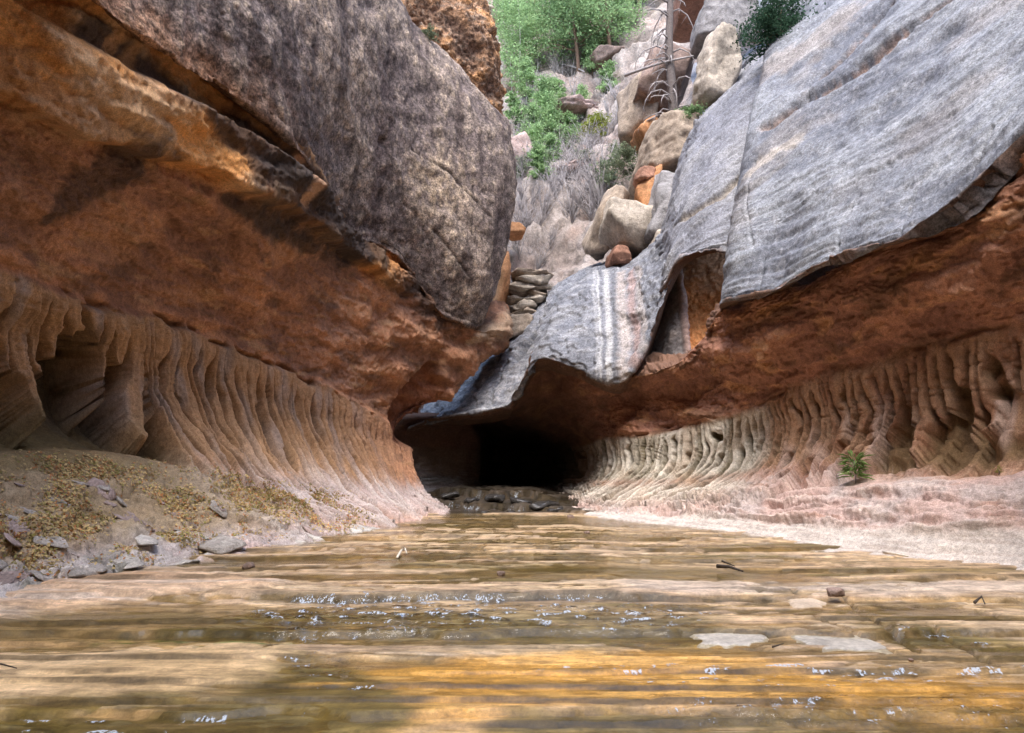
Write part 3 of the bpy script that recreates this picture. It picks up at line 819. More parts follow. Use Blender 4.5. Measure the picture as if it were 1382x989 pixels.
col = mix(col, (.16, .16, .18), sstep(.05, .5, bed2) * .5)
col = mix(col, (.30, .24, .17), sm * .7)
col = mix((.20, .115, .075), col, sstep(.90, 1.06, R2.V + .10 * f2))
col = col * np.array([.82, .84, .88])
R2.build("cliff_slab_right", M_pour, col, {"bedding": np.stack([s, V * 3.2 - s * .35 + .12 * f1, s * 0 + 5], -1)})

# ---- grey pour-off rock above the tunnel
PRc = [
    [(545, 590, 27.5), (550, 578, 25.9), (565, 545, 26.6), (590, 490, 28), (610, 450, 31)],
    [(592, 578, 27.5), (590, 564, 25.6), (612, 535, 26.2), (640, 480, 27.8), (655, 445, 31)],
    [(645, 572, 27), (645, 556, 24.8), (660, 510, 25.7), (680, 458, 27.4), (690, 432, 31)],
    [(682, 566, 27), (686, 546, 24.2), (697, 488, 25.2), (712, 424, 27), (725, 400, 31)],
    [(712, 540, 27), (706, 512, 23.7), (718, 460, 24.8), (742, 405, 26.9), (752, 385, 31)],
    [(732, 512, 26.4), (728, 486, 23.3), (745, 438, 24.2), (768, 388, 26.6), (780, 368, 31)],
    [(770, 520, 26), (766, 496, 22.8), (778, 436, 23.8), (802, 372, 26.3), (814, 356, 30)],
    [(803, 532, 25.2), (802, 510, 22.0), (808, 440, 23.0), (820, 367, 26), (830, 352, 30)],
    [(838, 538, 24.4), (838, 518, 21.4), (842, 440, 22.6), (848, 358, 25.5), (856, 342, 29)],
    [(868, 505, 24), (866, 482, 21.2), (872, 412, 22.3), (882, 335, 24.8), (892, 310, 28)],
    [(890, 450, 23.6), (886, 428, 21.3), (890, 378, 22.3), (898, 316, 24.4), (906, 295, 27.5)],
    [(908, 392, 23.6), (905, 380, 21.6), (908, 345, 22.5), (914, 300, 24), (920, 280, 27)],
    [(930, 372, 24), (930, 352, 23.2), (932, 330, 23.6), (940, 280, 24.2), (945, 260, 26)],
]
PR = Wall(PRc, 320, 200, False)
V, U = PR.V, PR.U; q = PR.b
f1 = fbm(q * .6, 4, 521); f2 = fbm(q * np.array([1.2, 1.2, 3]), 5, 522); f3 = fbm(q * 8, 4, 523)
gap = PR.line([(655, 560), (656, 540), (660, 520), (672, 495), (685, 470)], .05, .4, 524, .7)
gap2 = PR.line([(692, 475), (730, 425), (765, 390)], .16, .5, 525, .7)
fac = -.30 * (1 - sstep(4.0, 4.15, U + .25 * (V - 1.5))) * sstep(1.0, 1.4, V)
PR.disp((.05 * f1 + fac + .07 * terrace(f1 * 3.0, .04) + .012 * terrace(f2 * 5, .1) + .008 * f3 - .35 * gap - .45 * gap2) * sstep(.3, .95, V))
col = mix((.20, .205, .225), (.29, .29, .30), sstep(-.2, .4, f2))
col = mix(col, (.42, .40, .38), (1 - sstep(3.6, 4.2, U)) * .6 * sstep(-.3, .3, f3))
col = mix(col, (.13, .13, .145), sstep(.1, .5, fbm(q * np.array([1, 1, 9]), 4, 526)) * .6)
for x, w, c, k in ((806, .04, (.50, .49, .48), .5), (811, .035, (.58, .57, .55), .7), (822, .07, (.56, .54, .51), .65), (831, .06, (.14, .14, .15), .8), (815, .05, (.20, .2, .22), .7), (842, .12, (.45, .38, .33), .7), (857, .12, (.40, .27, .23), .7), (868, .1, (.52, .45, .40), .6)):
    col = mix(col, c, PR.line([(x - 4 + 6 * t, 366 + 146 * t) for t in np.linspace(0, 1, 14)], w * 1.3, .5, x, .7, 5) * k)
col = mix(col, (.42, .26, .17), PR.line([(690, 440), (705, 425)], .35, .6, 528) * .7)
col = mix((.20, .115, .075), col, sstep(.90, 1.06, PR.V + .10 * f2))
col = col * np.array([.82, .84, .88])
PR.build("pour_off_rock", M_pour, col, {"bedding": np.stack([q[..., 0] + q[..., 1], q[..., 2] * 1.5 + .25 * q[..., 0] + .1 * f1, U * 0 + 9], -1)})

# ---- recess between the pour-off and the great slab: dark wall and orange panel
NI = Wall([
    [(835, 540, 25), (838, 480, 25.2), (842, 420, 25.4), (846, 360, 25.6)],
    [(870, 535, 22.7), (876, 480, 23.2), (880, 430, 23.4), (886, 360, 23.8)],
    [(908, 530, 21.5), (908, 470, 22.0), (906, 420, 22.5), (905, 350, 23)],
    [(926, 530, 21.2), (924, 470, 21.8), (918, 420, 22.3), (912, 350, 22.8)],
    [(942, 530, 21.1), (936, 490, 21.8), (928, 420, 22.6), (922, 340, 23)],
    [(985, 530, 20.5), (985, 490, 21.2), (985, 420, 21.8), (985, 320, 22.6)],
    [(1030, 530, 20), (1030, 490, 21), (1030, 420, 21.5), (1030, 320, 22.5)]], 170, 170)
V, U = NI.V, NI.U; q = NI.b
f2 = fbm(q * 1.3, 5, 622); f3 = fbm(q * 6, 4, 623)
rib = np.exp(-((U - 3.15) / .22)**2)
NI.disp(.12 * f2 + .04 * f3 + .22 * rib - .05 * terrace(f2 * 4, .1) * sstep(3.5, 4, U))
col = mix((.15, .135, .135), (.23, .20, .19), sstep(-.2, .4, f2))
og = mix((.60, .26, .10), (.64, .40, .25), sstep(-.1, .5, f2) * (1 - sstep(1.0, 1.8, V)))
og = mix(og, (.33, .20, .13), sstep(2.2, 2.5, V + .2 * f2) * .8)
col = mix(col, og, sstep(3.45, 3.7, U))
col = mix(col, (.40, .24, .19), rib * .6)
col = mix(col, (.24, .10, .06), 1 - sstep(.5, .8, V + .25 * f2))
NI.build("recess_wall", M_cave, col)

# ---- hillside beyond
HL = Wall([
    [(x - 40, 560, 27 + e), (x - 30, 470, 28.5 + e), (x - 15, 385, 32 + e), (x, 250, 40 + e * 1.2), (x + 8, 120, 50 + e * 1.5), (x + 10, 0, 61 + e), (x + 10, -140, 76 + e)]
    for x, e in ((300, -3), (440, 0), (560, 1.5), (650, 2), (720, 2.5), (790, 1.5), (860, -1.5), (930, -4), (1010, -6), (1100, -7), (1250, -8))], 230, 260)
q = HL.b
f1 = fbm(q * .12, 4, 721); f2 = fbm(q * .5, 5, 722); f3 = fbm(q * 2.2, 5, 723)
HL.disp(1.1 * f1 + .45 * f2 + .15 * f3 + .20 * terrace(f2 * 3 + HL.V * 2, .12))
col = mix((.25, .205, .185), (.36, .31, .28), sstep(-.3, .4, f2))
col = mix(col, (.17, .14, .12), sstep(.0, .5, f3) * .6)
col = mix(col, (.36, .25, .20), sstep(.1, .5, fbm(q * .3, 4, 724)) * .5)
col = mix(col, (.52, .36, .24), sstep(4.8, 5.4, HL.V + .3 * f2) * .6)
HL.build("hillside", M_soil, col)

# unseen cliff added behind the camera to block low light
BW = Wall([[('w', x, -13 - .1 * abs(x), z0) for z0 in (-.4, 3, 8, 14, 22, 34)] for x in (-20, -12, -6, 0, 6, 12, 22)], 60, 60)
f1 = fbm(BW.b * .2, 4, 921)
BW.disp(1.2 * f1)
BW.build("added_end_cliff", M_cave, mix((.30, .18, .11), (.36, .30, .26), sstep(-.2, .3, f1)))

# ------------------------------------------------------------------ stream bed and water
def bed_grid(nu, n1, n2, n3, y1=27.0):
    """rows close together over the near reach, opening out with distance"""
    Y = np.concatenate([np.linspace(1.2, 3.6, 24, endpoint=False), np.linspace(3.6, 9.2, n1, endpoint=False), 9.2 * (19.5 / 9.2)**np.linspace(0, 1, n2, endpoint=False), np.linspace(19.5, y1, n3)])
    t = np.linspace(-1, 1, nu)
    X = t[None, :] * (4.5 + 0.62 * np.clip(Y, 0, 12))[:, None] + 0.7
    return X, np.broadcast_to(Y[:, None], X.shape).copy()

def ledge(X, Y, px, py, z, dz, amp, seed, soft=.02, fr=.8):
    """a step that crosses the bed: the far side is dz higher"""
    y0 = G(px, py, z)[1]
    w = y0 + amp * fbm(np.stack([X * fr, X * 0, X * 0], -1), 5, seed)
    return dz * sstep(-soft, soft, Y - w), w

def stepped(X, Y, soft):
    z = np.full_like(X, -.195)
    a, wa = ledge(X, Y, 600, 809, -.05, .085, .22, 801, soft)
    z += a * (0.55 + .45 * sstep(-4.2, -2.8, X)) * (1 - .45 * sstep(1.2, 2.2, X))
    b, wb = ledge(X, Y, 450, 858, -.12, .06, .25, 802, soft)
    z += b
    c, wc = ledge(X, Y, 400, 968, -.18, .05, .18, 803, soft)
    z += c
    z += .022 * sstep(10, 16, Y)
    fa = np.clip((X + 1.8) / 4.0, -1, 1.5)
    faces = np.zeros_like(X)
    for k, (py, zl, dz, L) in enumerate(((728, 0, .05, 2.2), (741, 0, .05, 1.8), (754, 0, .045, 1.6), (768, 0, .04, 1.2), (782, -.01, .045, 1.1), (796, -.02, .03, .8), (826, -.1, .03, .7), (842, -.1, .035, .7), (874, -.14, .035, .7), (893, -.15, .03, .6), (914, -.16, .035, .6), (936, -.17, .03, .6), (955, -.17, .035, .5), (982, -.19, .035, .5))):
        y0 = G(690, py, zl)[1]
        w = y0 + .16 * L * fbm(np.stack([X * .45, X * 0 + k * 3.3, X * 0], -1), 5, 880 + k) + .05 * X * math.sin(k * 2.1) * .5
        on = sstep(-.12, .10, fbm(np.stack([X * .20, X * 0 + k * 1.7, X * 0], -1), 2, 900 + k) + .05)
        z += dz * on * (sstep(-soft * .6, soft * .6, Y - w) - np.clip((Y - w + L * .5) / L, 0, 1))
        faces = np.maximum(faces, on * np.exp(-((Y - w) / (.035 + .012 * np.clip(Y - 5, 0, 10)))**2))
    sk = np.clip(X, -4, 3)
    e, we = ledge(X, Y - (-.55 * sk), 690, 690, 0, .16, 1.0, 804, soft * 2, .7)
    g, wg = ledge(X, Y - (-.55 * sk), 690, 684, .0, .22, 1.2, 805, soft * 2, .7)
    we = we - .55 * sk; wg = wg - .55 * sk
    wid = sstep(-2.9, -2.3, X) * (1 - sstep(.6, 1.6, X))
    z += (e + g) * (.55 + .45 * wid) + .12 * sstep(22, 26, Y)
    return z + .02, (wa, wb, wc, we, wg, faces)

X, Y = bed_grid(430, 215, 95, 50)
z, lw = stepped(X, Y, .014)
B2 = np.stack([X, Y, X * 0], -1)
str1 = fbm(B2 * np.array([.22, 1.9, 1]), 5, 811)
str2 = fbm(B2 * np.array([.6, 7.0, 1]), 4, 812)
lump = fbm(B2 * np.array([.5, .8, 1]), 4, 813)
fine_ = fbm(B2 * np.array([3, 9, 1]), 4, 814)
def seg(a, b, w, rough=.5, seed=1, soft=.5, sc=2.0):
    """mask on the bed along surveyed points"""
    a, b = G(*a, -.08)[:2], G(*b, -.08)[:2]
    ab = b - a
    t = np.clip(((X - a[0]) * ab[0] + (Y - a[1]) * ab[1]) / (ab @ ab + 1e-9), 0, 1)
    dd = np.hypot(X - a[0] - t * ab[0], (Y - a[1] - t * ab[1])) / w
    dd = dd + rough * fbm(B2 * np.array([sc, sc * 1.8, 1]), 4, seed)
    return 1 - sstep(1 - soft, 1 + soft, dd)
bar1 = seg((-40, 908), (280, 888), .62, .45, 821, .5)
bar2 = seg((500, 925), (900, 903), .62, .5, 822, .6)
bar3 = seg((1000, 915), (1360, 925), .35, .7, 823, .7)
dry = np.clip(seg((-100, 830), (200, 790), .9, .6, 824, .7) + seg((150, 800), (330, 800), .4, .7, 825, .7), 0, 1)
shelf = seg((880, 800), (1400, 800), .45, .6, 826, .6)
far = sstep(8.6, 10, Y) * (1 - sstep(19, 20.5, Y))
str3 = fbm(B2 * np.array([.13, 2.6, 1]), 5, 815)
wn1 = fbm(B2 * np.array([.5, 1.2, 1]), 3, 816); wn2 = fbm(B2 * np.array([.35, 2.5, 1]), 4, 817)
c1, c2, cid = worley(X * .30 + .5 * wn1, Y * 1.9 + .9 * wn2, 5)            # broad beds of rock, long across the stream
e1, e2, eid = worley(X * .8 + .6 * wn1, Y * 6.0 + 1.1 * wn2, 6)            # thin flakes on them
edge = 1 - sstep(.0, .07, c2 - c1); edge2 = 1 - sstep(.0, .10, e2 - e1)
nearm = 1 - sstep(10, 15, Y)
silt = np.clip(bar1 * 1.1 + bar2 * .9 + bar3 * .7, 0, 1)
edge = edge * (1 - .85 * silt); edge2 = edge2 * (1 - .9 * silt)
zz = z + (.030 * (cid - .5) + .020 * (eid - .5)) * (1 - .8 * silt) - .022 * edge - .008 * edge2 + .004 * str2 + .010 * lump + .003 * fine_
zz += .030 * bar1 + .006 * bar2 + .06 * dry + .02 * shelf - .006
zz += .02 * sstep(3.0, 6.5, X) * far
cr = np.zeros_like(X)
for a, b, w in (((1128, 803), (1162, 826), .03), ((1093, 832), (1150, 852), .018), ((1150, 852), (1215, 876), .02), ((1165, 828), (1240, 872), .03), ((1255, 845), (1335, 884), .025), ((1070, 802), (1085, 812), .015), ((945, 812), (1045, 812), .06), ((1140, 822), (1175, 838), .012)):
    cr = np.maximum(cr, seg(a, b, w, .25, 831, .5, 3))
zz -= .07 * cr
blk = fbm(B2 * np.array([1.6, 1.6, 1]), 4, 841)
zz += sstep(20.8, 21.6, Y) * (.10 * blk + .05 * fbm(B2 * 5, 3, 842))
bedp = np.stack([X, Y, zz], -1)
# rock colours: cream strata, golden silt, olive films of algae; riser shade painted in
hgt = .026 * (cid - .5) + .012 * (eid - .5)
col = mix((.40, .25, .115), (.57, .44, .30), np.clip(.5 * eid + .5 * cid + .5 * str2, 0, 1))
col = mix(col, (.42, .27, .17), sstep(.6, .75, eid) * .5)
alg = np.clip(sstep(.05, -.15, 0) + (1 - sstep(.25, .6, cid + .25 * str1 + .15 * str2)), 0, 1)
col = mix(col, mix((.17, .115, .03), (.11, .085, .022), sstep(-.2, .3, lump)), alg * (.55 + .35 * eid) * (1 - .75 * dry))
col = mix(col, (.10, .07, .03), np.clip(edge * .8 + edge2 * .5, 0, 1))
thin = 1 - sstep(0, .05, np.abs(fbm(B2 * np.array([.16, 4.2, 1]), 4, 818)))
col = mix(col, (.13, .09, .05), thin * .6 * (1 - .8 * silt))
thin2 = 1 - sstep(0, .05, np.abs(fbm(B2 * np.array([.12, 3.1, 1]) + 7, 4, 819)))
col = mix(col, (.66, .58, .50), thin2 * .25 * (1 - .8 * silt))
str3 = str1
olive = np.clip(seg((0, 965), (420, 950), .6, .6, 851, .7) + seg((330, 880), (460, 930), .4, .6, 852, .7) + seg((240, 850), (350, 858), .2, .6, 857) + seg((1230, 852), (1400, 872), .40, .5, 858) + seg((560, 772), (1000, 778), .35, .7, 859) * .8 + seg((380, 838), (900, 846), .60, .5, 860) * .8 + seg((700, 958), (1400, 962), .22, .7, 863) * .9, 0, 1)
gold = np.clip(bar2 + bar3 * .9 + seg((690, 900), (1000, 895), .45, .6, 853, .7), 0, 1)
col = mix(col, mix((.62, .34, .085), (.44, .24, .055), sstep(-.1, .5, str2)), gold * .85)
col = mix(col, mix((.085, .065, .018), (.16, .12, .035), eid), olive * .92 * sstep(-.6, .05, str2 + .5 * lump + .2))
col = mix(col, mix((.60, .43, .25), (.52, .36, .19), sstep(-.2, .4, lump)), np.clip(bar1, 0, 1) * .92)
col = mix(col, mix((.50, .34, .22), (.56, .46, .38), sstep(-.2, .3, str1)), dry * .85)
col = mix(col, (.44, .27, .15), seg((-50, 800), (170, 790), .35, .6, 854) * .6)
col = mix(col, (.50, .42, .36), shelf * .6)
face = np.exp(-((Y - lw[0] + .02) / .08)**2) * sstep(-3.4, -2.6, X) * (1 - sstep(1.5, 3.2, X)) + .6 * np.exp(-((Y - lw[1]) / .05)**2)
col = mix(col, (.035, .03, .018), np.clip(face, 0, 1) * .85)  # shadowed riser of the ledges painted as a dark band
col = mix(col, (.07, .05, .025), lw[5] * sstep(-.35, .1, str2 + lump) * .85)
moss = seg((150, 858), (385, 862), .10, .8, 856, .8)
col = mix(col, (.10, .15, .03), moss * .8 * sstep(0, .3, fine_))
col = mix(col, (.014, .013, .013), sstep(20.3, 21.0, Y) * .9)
col = mix(col, (.06, .045, .03), cr * .8)
col = mix(col, col * .75, sstep(.1, .5, fine_) * .6)
M_bed = rock_material("stream_bed_rock", [
    (((.9, 0, 0), (0, 3.5, 0), (0, 0, 3)), 7, .30, .008, .7), (5, 8, .28, .003, .75, .10),
    (((2.2, 0, 0), (0, 16, 0), (0, 0, 10)), 5, .35, .004, .7),
    (35, 4, .18, .003, .7)], rough=.5, spec=.3)
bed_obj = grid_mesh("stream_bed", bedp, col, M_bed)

# water: a shallow sheet stepping down over the ledges
Xw, Yw = bed_grid(420, 180, 70, 40, 26.5)
zw, lws = stepped(Xw, Yw + .015, .05)
W2 = np.stack([Xw, Yw, Xw * 0], -1)
chop = np.zeros_like(Xw)
def wseg(a, b, w):
    X0, Y0 = Xw, Yw
    a, b = G(*a, -.08)[:2], G(*b, -.08)[:2]
    ab = b - a
    t = np.clip(((X0 - a[0]) * ab[0] + (Y0 - a[1]) * ab[1]) / (ab @ ab + 1e-9), 0, 1)
    dd = np.hypot(X0 - a[0] - t * ab[0], Y0 - a[1] - t * ab[1]) / w
    return 1 - sstep(.5, 1.5, dd + .4 * fbm(W2 * 1.5, 3, 861))
chop = np.clip(wseg((420, 828), (880, 835), .65) + wseg((380, 860), (450, 905), .22) * .8 + wseg((930, 940), (1382, 945), .25) * .7 + wseg((900, 985), (1382, 985), .2) * .8 + .5 * wseg((600, 745), (900, 725), 2.0) + .8 * wseg((1250, 855), (1330, 860), .3), 0, 1)
rip = fbm(W2 * np.array([4.5, 7.5, 1]) + .5 * fbm(W2 * 1.5, 2, 865)[..., None], 3, 862)
band = sstep(.08, .30, fbm(W2 * np.array([.22, 2.4, 1]), 4, 866)) * (1 - sstep(9, 11, Yw))
far_r = sstep(9, 12, Yw) * sstep(-.1, .25, fbm(W2 * np.array([.4, .8, 1]), 3, 867))
ripf = fbm(W2 * np.array([2.2, 3.2, 1]), 3, 868)
zw2 = zw - .001 + rip * (.0012 + .034 * chop + .020 * band) + ripf * (.002 + .045 * far_r * (1 - sstep(18, 20, Yw)))
# white water at ledge drops; sky glints on ripples painted into the same mask
foam_glint = np.zeros_like(Xw)
n1 = fbm(W2 * np.array([20, 6, 1]), 3, 863); n2 = fbm(W2 * np.array([1.2, .5, 1]), 3, 864)
for w, x0, x1, wd, k in ((lws[0], -2.6, 1.1, .09, .54), (lws[1], -2.4, -1.0, .08, .4), (lws[2], -2.2, -.9, .05, .7)):
    m = np.exp(-((Yw + .05 - w) / wd)**2) * sstep(x0 - .2, x0 + .3, Xw) * (1 - sstep(x1 - .4, x1 + .4, Xw))
    foam_glint = np.maximum(foam_glint, m * k * sstep(-.5, .3, n1 + .8 * n2))
foam_glint = np.maximum(foam_glint, wseg((420, 820), (640, 830), .4) * sstep(.25, .5, rip + .5 * n1) * .6)
foam_glint = np.maximum(foam_glint, .60 * band * sstep(.1, .45, rip + .3 * n1) * (1 - sstep(6.0, 7.0, Yw)))  # strings of sky glints painted along the rippled bands
foam_glint = np.maximum(foam_glint, .62 * chop * sstep(.05, .45, rip + .3 * n1))  # pale sky reflection painted on the choppy crests
for w in lws[3:5]:
    m = np.exp(-((Yw + .1 - w) / .25)**2) * sstep(-2.4, -1.9, Xw) * (1 - sstep(.2, .9, Xw))
    foam_glint = np.maximum(foam_glint, m * sstep(-.1, .3, n1 + .6 * n2) * .58)
M_water = bpy.data.materials.new("stream_water")
M_water.use_nodes = True
t = M_water.node_tree
t.nodes.remove(t.nodes["Principled BSDF"])
tr = nd(t, "ShaderNodeBsdfTransparent"); tr.inputs[0].default_value = (.96, .93, .84, 1)
gl = nd(t, "ShaderNodeBsdfGlossy"); gl.inputs["Roughness"].default_value = .03
fr = nd(t, "ShaderNodeFresnel"); fr.inputs["IOR"].default_value = 1.33
a1 = nd(t, "ShaderNodeAttribute", attribute_name="chop"); a2 = nd(t, "ShaderNodeAttribute", attribute_name="foam_glint")
def wnoise(ax, det, k):
    n = nd(t, "ShaderNodeTexNoise"); n.inputs["Scale"].default_value = 1; n.inputs["Detail"].default_value = det; n.inputs["Roughness"].default_value = .6
    t.links.new(aniso(t, *ax), n.inputs["Vector"])
    m = nd(t, "ShaderNodeMath", operation='MULTIPLY'); t.links.new(n.outputs[0], m.inputs[0]); m.inputs[1].default_value = k
    return m.outputs[0]
def wmath(op, a, b):
    m = nd(t, "ShaderNodeMath", operation=op)
    for i, v in enumerate((a, b)):
        if isinstance(v, (int, float)): m.inputs[i].default_value = v
        else: t.links.new(v, m.inputs[i])
    return m.outputs[0]
calm = wnoise(((1.6, .2, 0), (0, 5, 0), (0, 0, 2)), 5, .012)          # long low swells drawn out across the stream
fast = wmath('MULTIPLY', wnoise(((9, 1.5, 0), (-2, 14.0, 0), (0, 0, 3)), 3, .05), a1.outputs["Fac"])
class _O: pass
ad = _O(); ad.outputs = [wmath('ADD', calm, fast)]
bp = nd(t, "ShaderNodeBump"); bp.inputs["Distance"].default_value = 1.0
t.links.new(ad.outputs[0], bp.inputs["Height"])
t.links.new(bp.outputs[0], gl.inputs["Normal"]); t.links.new(bp.outputs[0], fr.inputs["Normal"])
mx = nd(t, "ShaderNodeMixShader"); t.links.new(fr.outputs[0], mx.inputs[0]); t.links.new(tr.outputs[0], mx.inputs[1]); t.links.new(gl.outputs[0], mx.inputs[2])
df = nd(t, "ShaderNodeBsdfDiffuse"); df.inputs[0].default_value = (.62, .70, .80, 1)
ff = wmath('SUBTRACT', wmath('ADD', wnoise(((48, 0, 0), (0, 22, 0), (0, 0, 40)), 3, 1.0), wmath('MULTIPLY', a2.outputs["Fac"], .62)), .78)
ff = wmath('MINIMUM', wmath('MAXIMUM', wmath('MULTIPLY', ff, 5.0), 0.0), .6)
mf = nd(t, "ShaderNodeMixShader"); t.links.new(ff, mf.inputs[0]); t.links.new(mx.outputs[0], mf.inputs[1]); t.links.new(df.outputs[0], mf.inputs[2])
t.links.new(mf.outputs[0], t.nodes["Material Output"].inputs[0])
grid_mesh("stream_water", np.stack([Xw, Yw, zw2], -1), None, M_water, False, {"chop": chop, "foam_glint": foam_glint})

# the bed goes on behind the camera
xb, yb = np.meshgrid(np.linspace(-9, 10, 60), np.linspace(-14, 1.25, 50))
pb = np.stack([xb, yb, -.20 + .02 * fbm(np.stack([xb * .3, yb * 1.5, xb * 0], -1), 3, 870)], -1)
grid_mesh("stream_bed_behind", pb, mix((.42, .30, .16), (.2, .15, .06), sstep(-.2, .3, fbm(pb * np.array([.3, 1.5, 1]), 3, 871))), M_bed)

# ------------------------------------------------------------------ loose rocks and blocks
def ico(sub):
    bm = bmesh.new()
    bmesh.ops.create_icosphere(bm, subdivisions=sub, radius=1.0)
    v = np.array([x.co[:] for x in bm.verts]); f = [[q.index for q in p.verts] for p in bm.faces]
    bm.free()
    return v, f
ICO = {k: ico(k) for k in (2, 3, 4, 5)}

def rock_mesh(name, size, seed, mat, sub=4, cuts=9, rough=.05, sharp=110, layers=0):
    """a block broken along flat faces: smooth minimum of random planes, then surface relief"""
    v, f = ICO[sub]
    r = np.random.default_rng(seed)
    n = r.normal(size=(cuts, 3)); n /= np.linalg.norm(n, axis=1, keepdims=True)
    ax = np.array([[1, 0, 0], [-1, 0, 0], [0, 1, 0], [0, -1, 0], [0, 0, 1], [0, 0, -1]]) + r.normal(size=(6, 3)) * .12
    n = np.vstack([n, ax / np.linalg.norm(ax, axis=1, keepdims=True)])
    dd = np.concatenate([r.uniform(.72, 1.05, cuts), np.full(6, .85)])
    k = (v @ n.T) / dd
    k = np.clip(k, -1, 3); km = k.max(1)
    rad = 1 / (km + np.log(np.exp((k - km[:, None]) * sharp).sum(1)) / sharp)
    p = v * rad[:, None] * np.array(size)
    if layers:
        zz = p[:, 2] / size[2] * layers
        p[:, :2] *= (1 + .10 * (terrace(zz + .6 * fbm(p * .8, 2, seed), .1) % 2 - .5))[:, None]
    ms = max(size); e = fbm(p / ms * 1.8 + seed, 5, seed)
    off = ms * rough * (.7 * e + .5 * terrace(e * 5, .08) / 2 + .35 * fbm(p / ms * 8 + seed, 4, seed + 1) - .7 * sstep(.8, .97, ridged(p / ms * 1.6 + seed, 2, seed + 2)))
    p = p + v * off[:, None]
    return raw_mesh(name, p, f, mat, sub > 2)

def rockm(name, c, c2=None):
    m = rock_material(name, [(.9, 6, .35, .10, .65), (5, 6, .40, .05, .75), (30, 5, .35, .010, .75)], attr=False, base=c)
    return m
K_tan = rockm("tan_block_rock", (.36, .29, .225)); K_grey = rockm("grey_block_rock", (.27, .26, .26)); K_org = rockm("orange_block_rock", (.46, .23, .11))
K_cream = rockm("cream_block_rock", (.46, .40, .33)); K_brn = rockm("brown_block_rock", (.25, .18, .15)); K_red = rockm("red_block_rock", (.30, .16, .11)); K_pink = rockm("pink_block_rock", (.38, .28, .25))

def block(name, label, px, py, Y, w, h, dep, mat, seed, tilt=(0, 0, 0), cuts=9, rough=.05, layers=0):
    k = Y / 1000.0
    me = rock_mesh(name, (w * k / 2 * 1.15, dep, h * k / 2 * 1.15), seed, mat, 5 if w * h > 5500 else 4, cuts, rough, 110, layers)
    o = link(name, me, None, P(px, py, Y))
    o.rotation_euler = [math.radians(a) for a in tilt]
    return tag(o, label, "rock")

block("rock_block", "pale topped grey block wedged beside the sloping slab under the dead snag", 905, 208, 28.5, 78, 84, 2.2, K_tan, 1, (0, 8, 10))
block("boulder", "smooth brown grey boulder behind the roots of the dead snag", 893, 112, 31.5, 62, 100, 1.8, K_brn, 2, (0, 14, 0))
block("rock_slab", "tan leaning slab at the left of the brown boulder", 858, 152, 32, 44, 96, 1.4, K_tan, 3, (0, 12, 20))
block("rock_block", "orange wedge of rock beneath the brown boulder", 882, 192, 31, 44, 44, 1.2, K_org, 4, (0, -20, 0))
block("rock_block", "orange fractured block in the cleft above the pour-off", 873, 264, 27.6, 32, 66, 1.0, K_org, 5, (0, 6, 0))
block("rock_block", "dark red block resting on the orange fractured block", 868, 240, 27.5, 24, 22, .8, K_red, 6, (0, 10, 0))
block("boulder", "rounded cream boulder perched above the white streaked pour-off", 848, 312, 27.2, 78, 62, 1.6, K_cream, 7, (0, 20, 0))
block("rock_block", "small reddish block below the cream boulder", 836, 348, 26.6, 30, 26, .7, K_red, 8)
block("rock_slab", "grey buttress between the orange block and the sloping slab", 906, 288, 26.4, 62, 110, 1.3, K_grey, 9, (0, 22, 0))
block("rock_slab", "narrow grey tan rib of rock left of the cream boulder", 818, 300, 28.5, 34, 100, 1.4, K_tan, 10, (0, 24, 0))
block("rock_slab", "upright tan slab split by a dark crack beside the dead snag", 966, 100, 27.6, 62, 104, 1.2, K_cream, 11, (0, 24, 0))
block("rock_slab", "grey slab rising at the foot of the pine on the right cliff", 975, 30, 29.5, 70, 90, 1.6, K_grey, 12, (0, 28, 0))
block("boulder", "reddish dark overhanging rock behind the top of the dead snag", 945, 8, 34, 70, 60, 2.2, K_red, 13)
block("boulder", "brown flat topped boulder among the green trees on the slope", 818, 78, 50, 48, 26, 1.4, K_brn, 14, (0, -15, 0))
block("boulder", "pinkish boulder on the slope beside the nose of the left cliff", 703, 208, 42, 34, 44, 1.4, K_pink, 15, (0, -25, 0))
block("boulder", "orange block at the foot of the slope against the left cliff", 695, 312, 33.5, 26, 18, .9, K_org, 16)
block("rock_slab", "thin orange pillar behind the nose of the left cliff", 677, 385, 30, 20, 84, 1.2, K_org, 17, (0, 4, 0))
block("boulder", "low cream rock at the bottom of the gully by the orange pillar", 700, 440, 28.6, 62, 34, 1.0, K_tan, 18, (0, -15, 0))
block("rock_ledge", "tan ledge across the top of the slope behind the pale stem", 672, 32, 58, 60, 22, 2.2, K_tan, 19, (0, 5, 0), 9, .07, 3)
block("rock_ledge", "pinkish broken ledge below the yellow green shrub", 775, 150, 47, 70, 16, 1.6, K_pink, 20, (0, -4, 0), 9, .08, 2)
block("rock_ledge", "pinkish ledge half way up the gully among dead brush", 770, 232, 40, 60, 14, 1.4, K_pink, 21, (0, -8, 0), 9, .08, 2)
block("rock_block", "cream corner block between the orange block and grey buttress", 893, 330, 25.6, 30, 40, .8, K_cream, 22, (0, 20, 0))
# layered outcrop in the gully: its beds are separate slabs
oc = bpy.data.objects.new("layered_outcrop", None); scene.collection.objects.link(oc)
oc.location = P(714, 428, 30.5).tolist()
tag(oc, "pale outcrop of thin stacked beds in the gully above the pour-off", "rock")
r_ = random.Random(3)
for k in range(7):
    w = (1.10 - .06 * abs(k - 3)) * r_.uniform(.85, 1.05)
    me = rock_mesh("bed", (w, 1.1, .19), 60 + k, K_cream if k % 3 else K_tan, 4, 9, .10)
    b = link("bed", me, oc, (r_.uniform(-.12, .12), r_.uniform(-.15, .15), .12 + k * .26))
    b.rotation_euler = (0, math.radians(r_.uniform(-6, -1)), r_.uniform(-.15, .15))

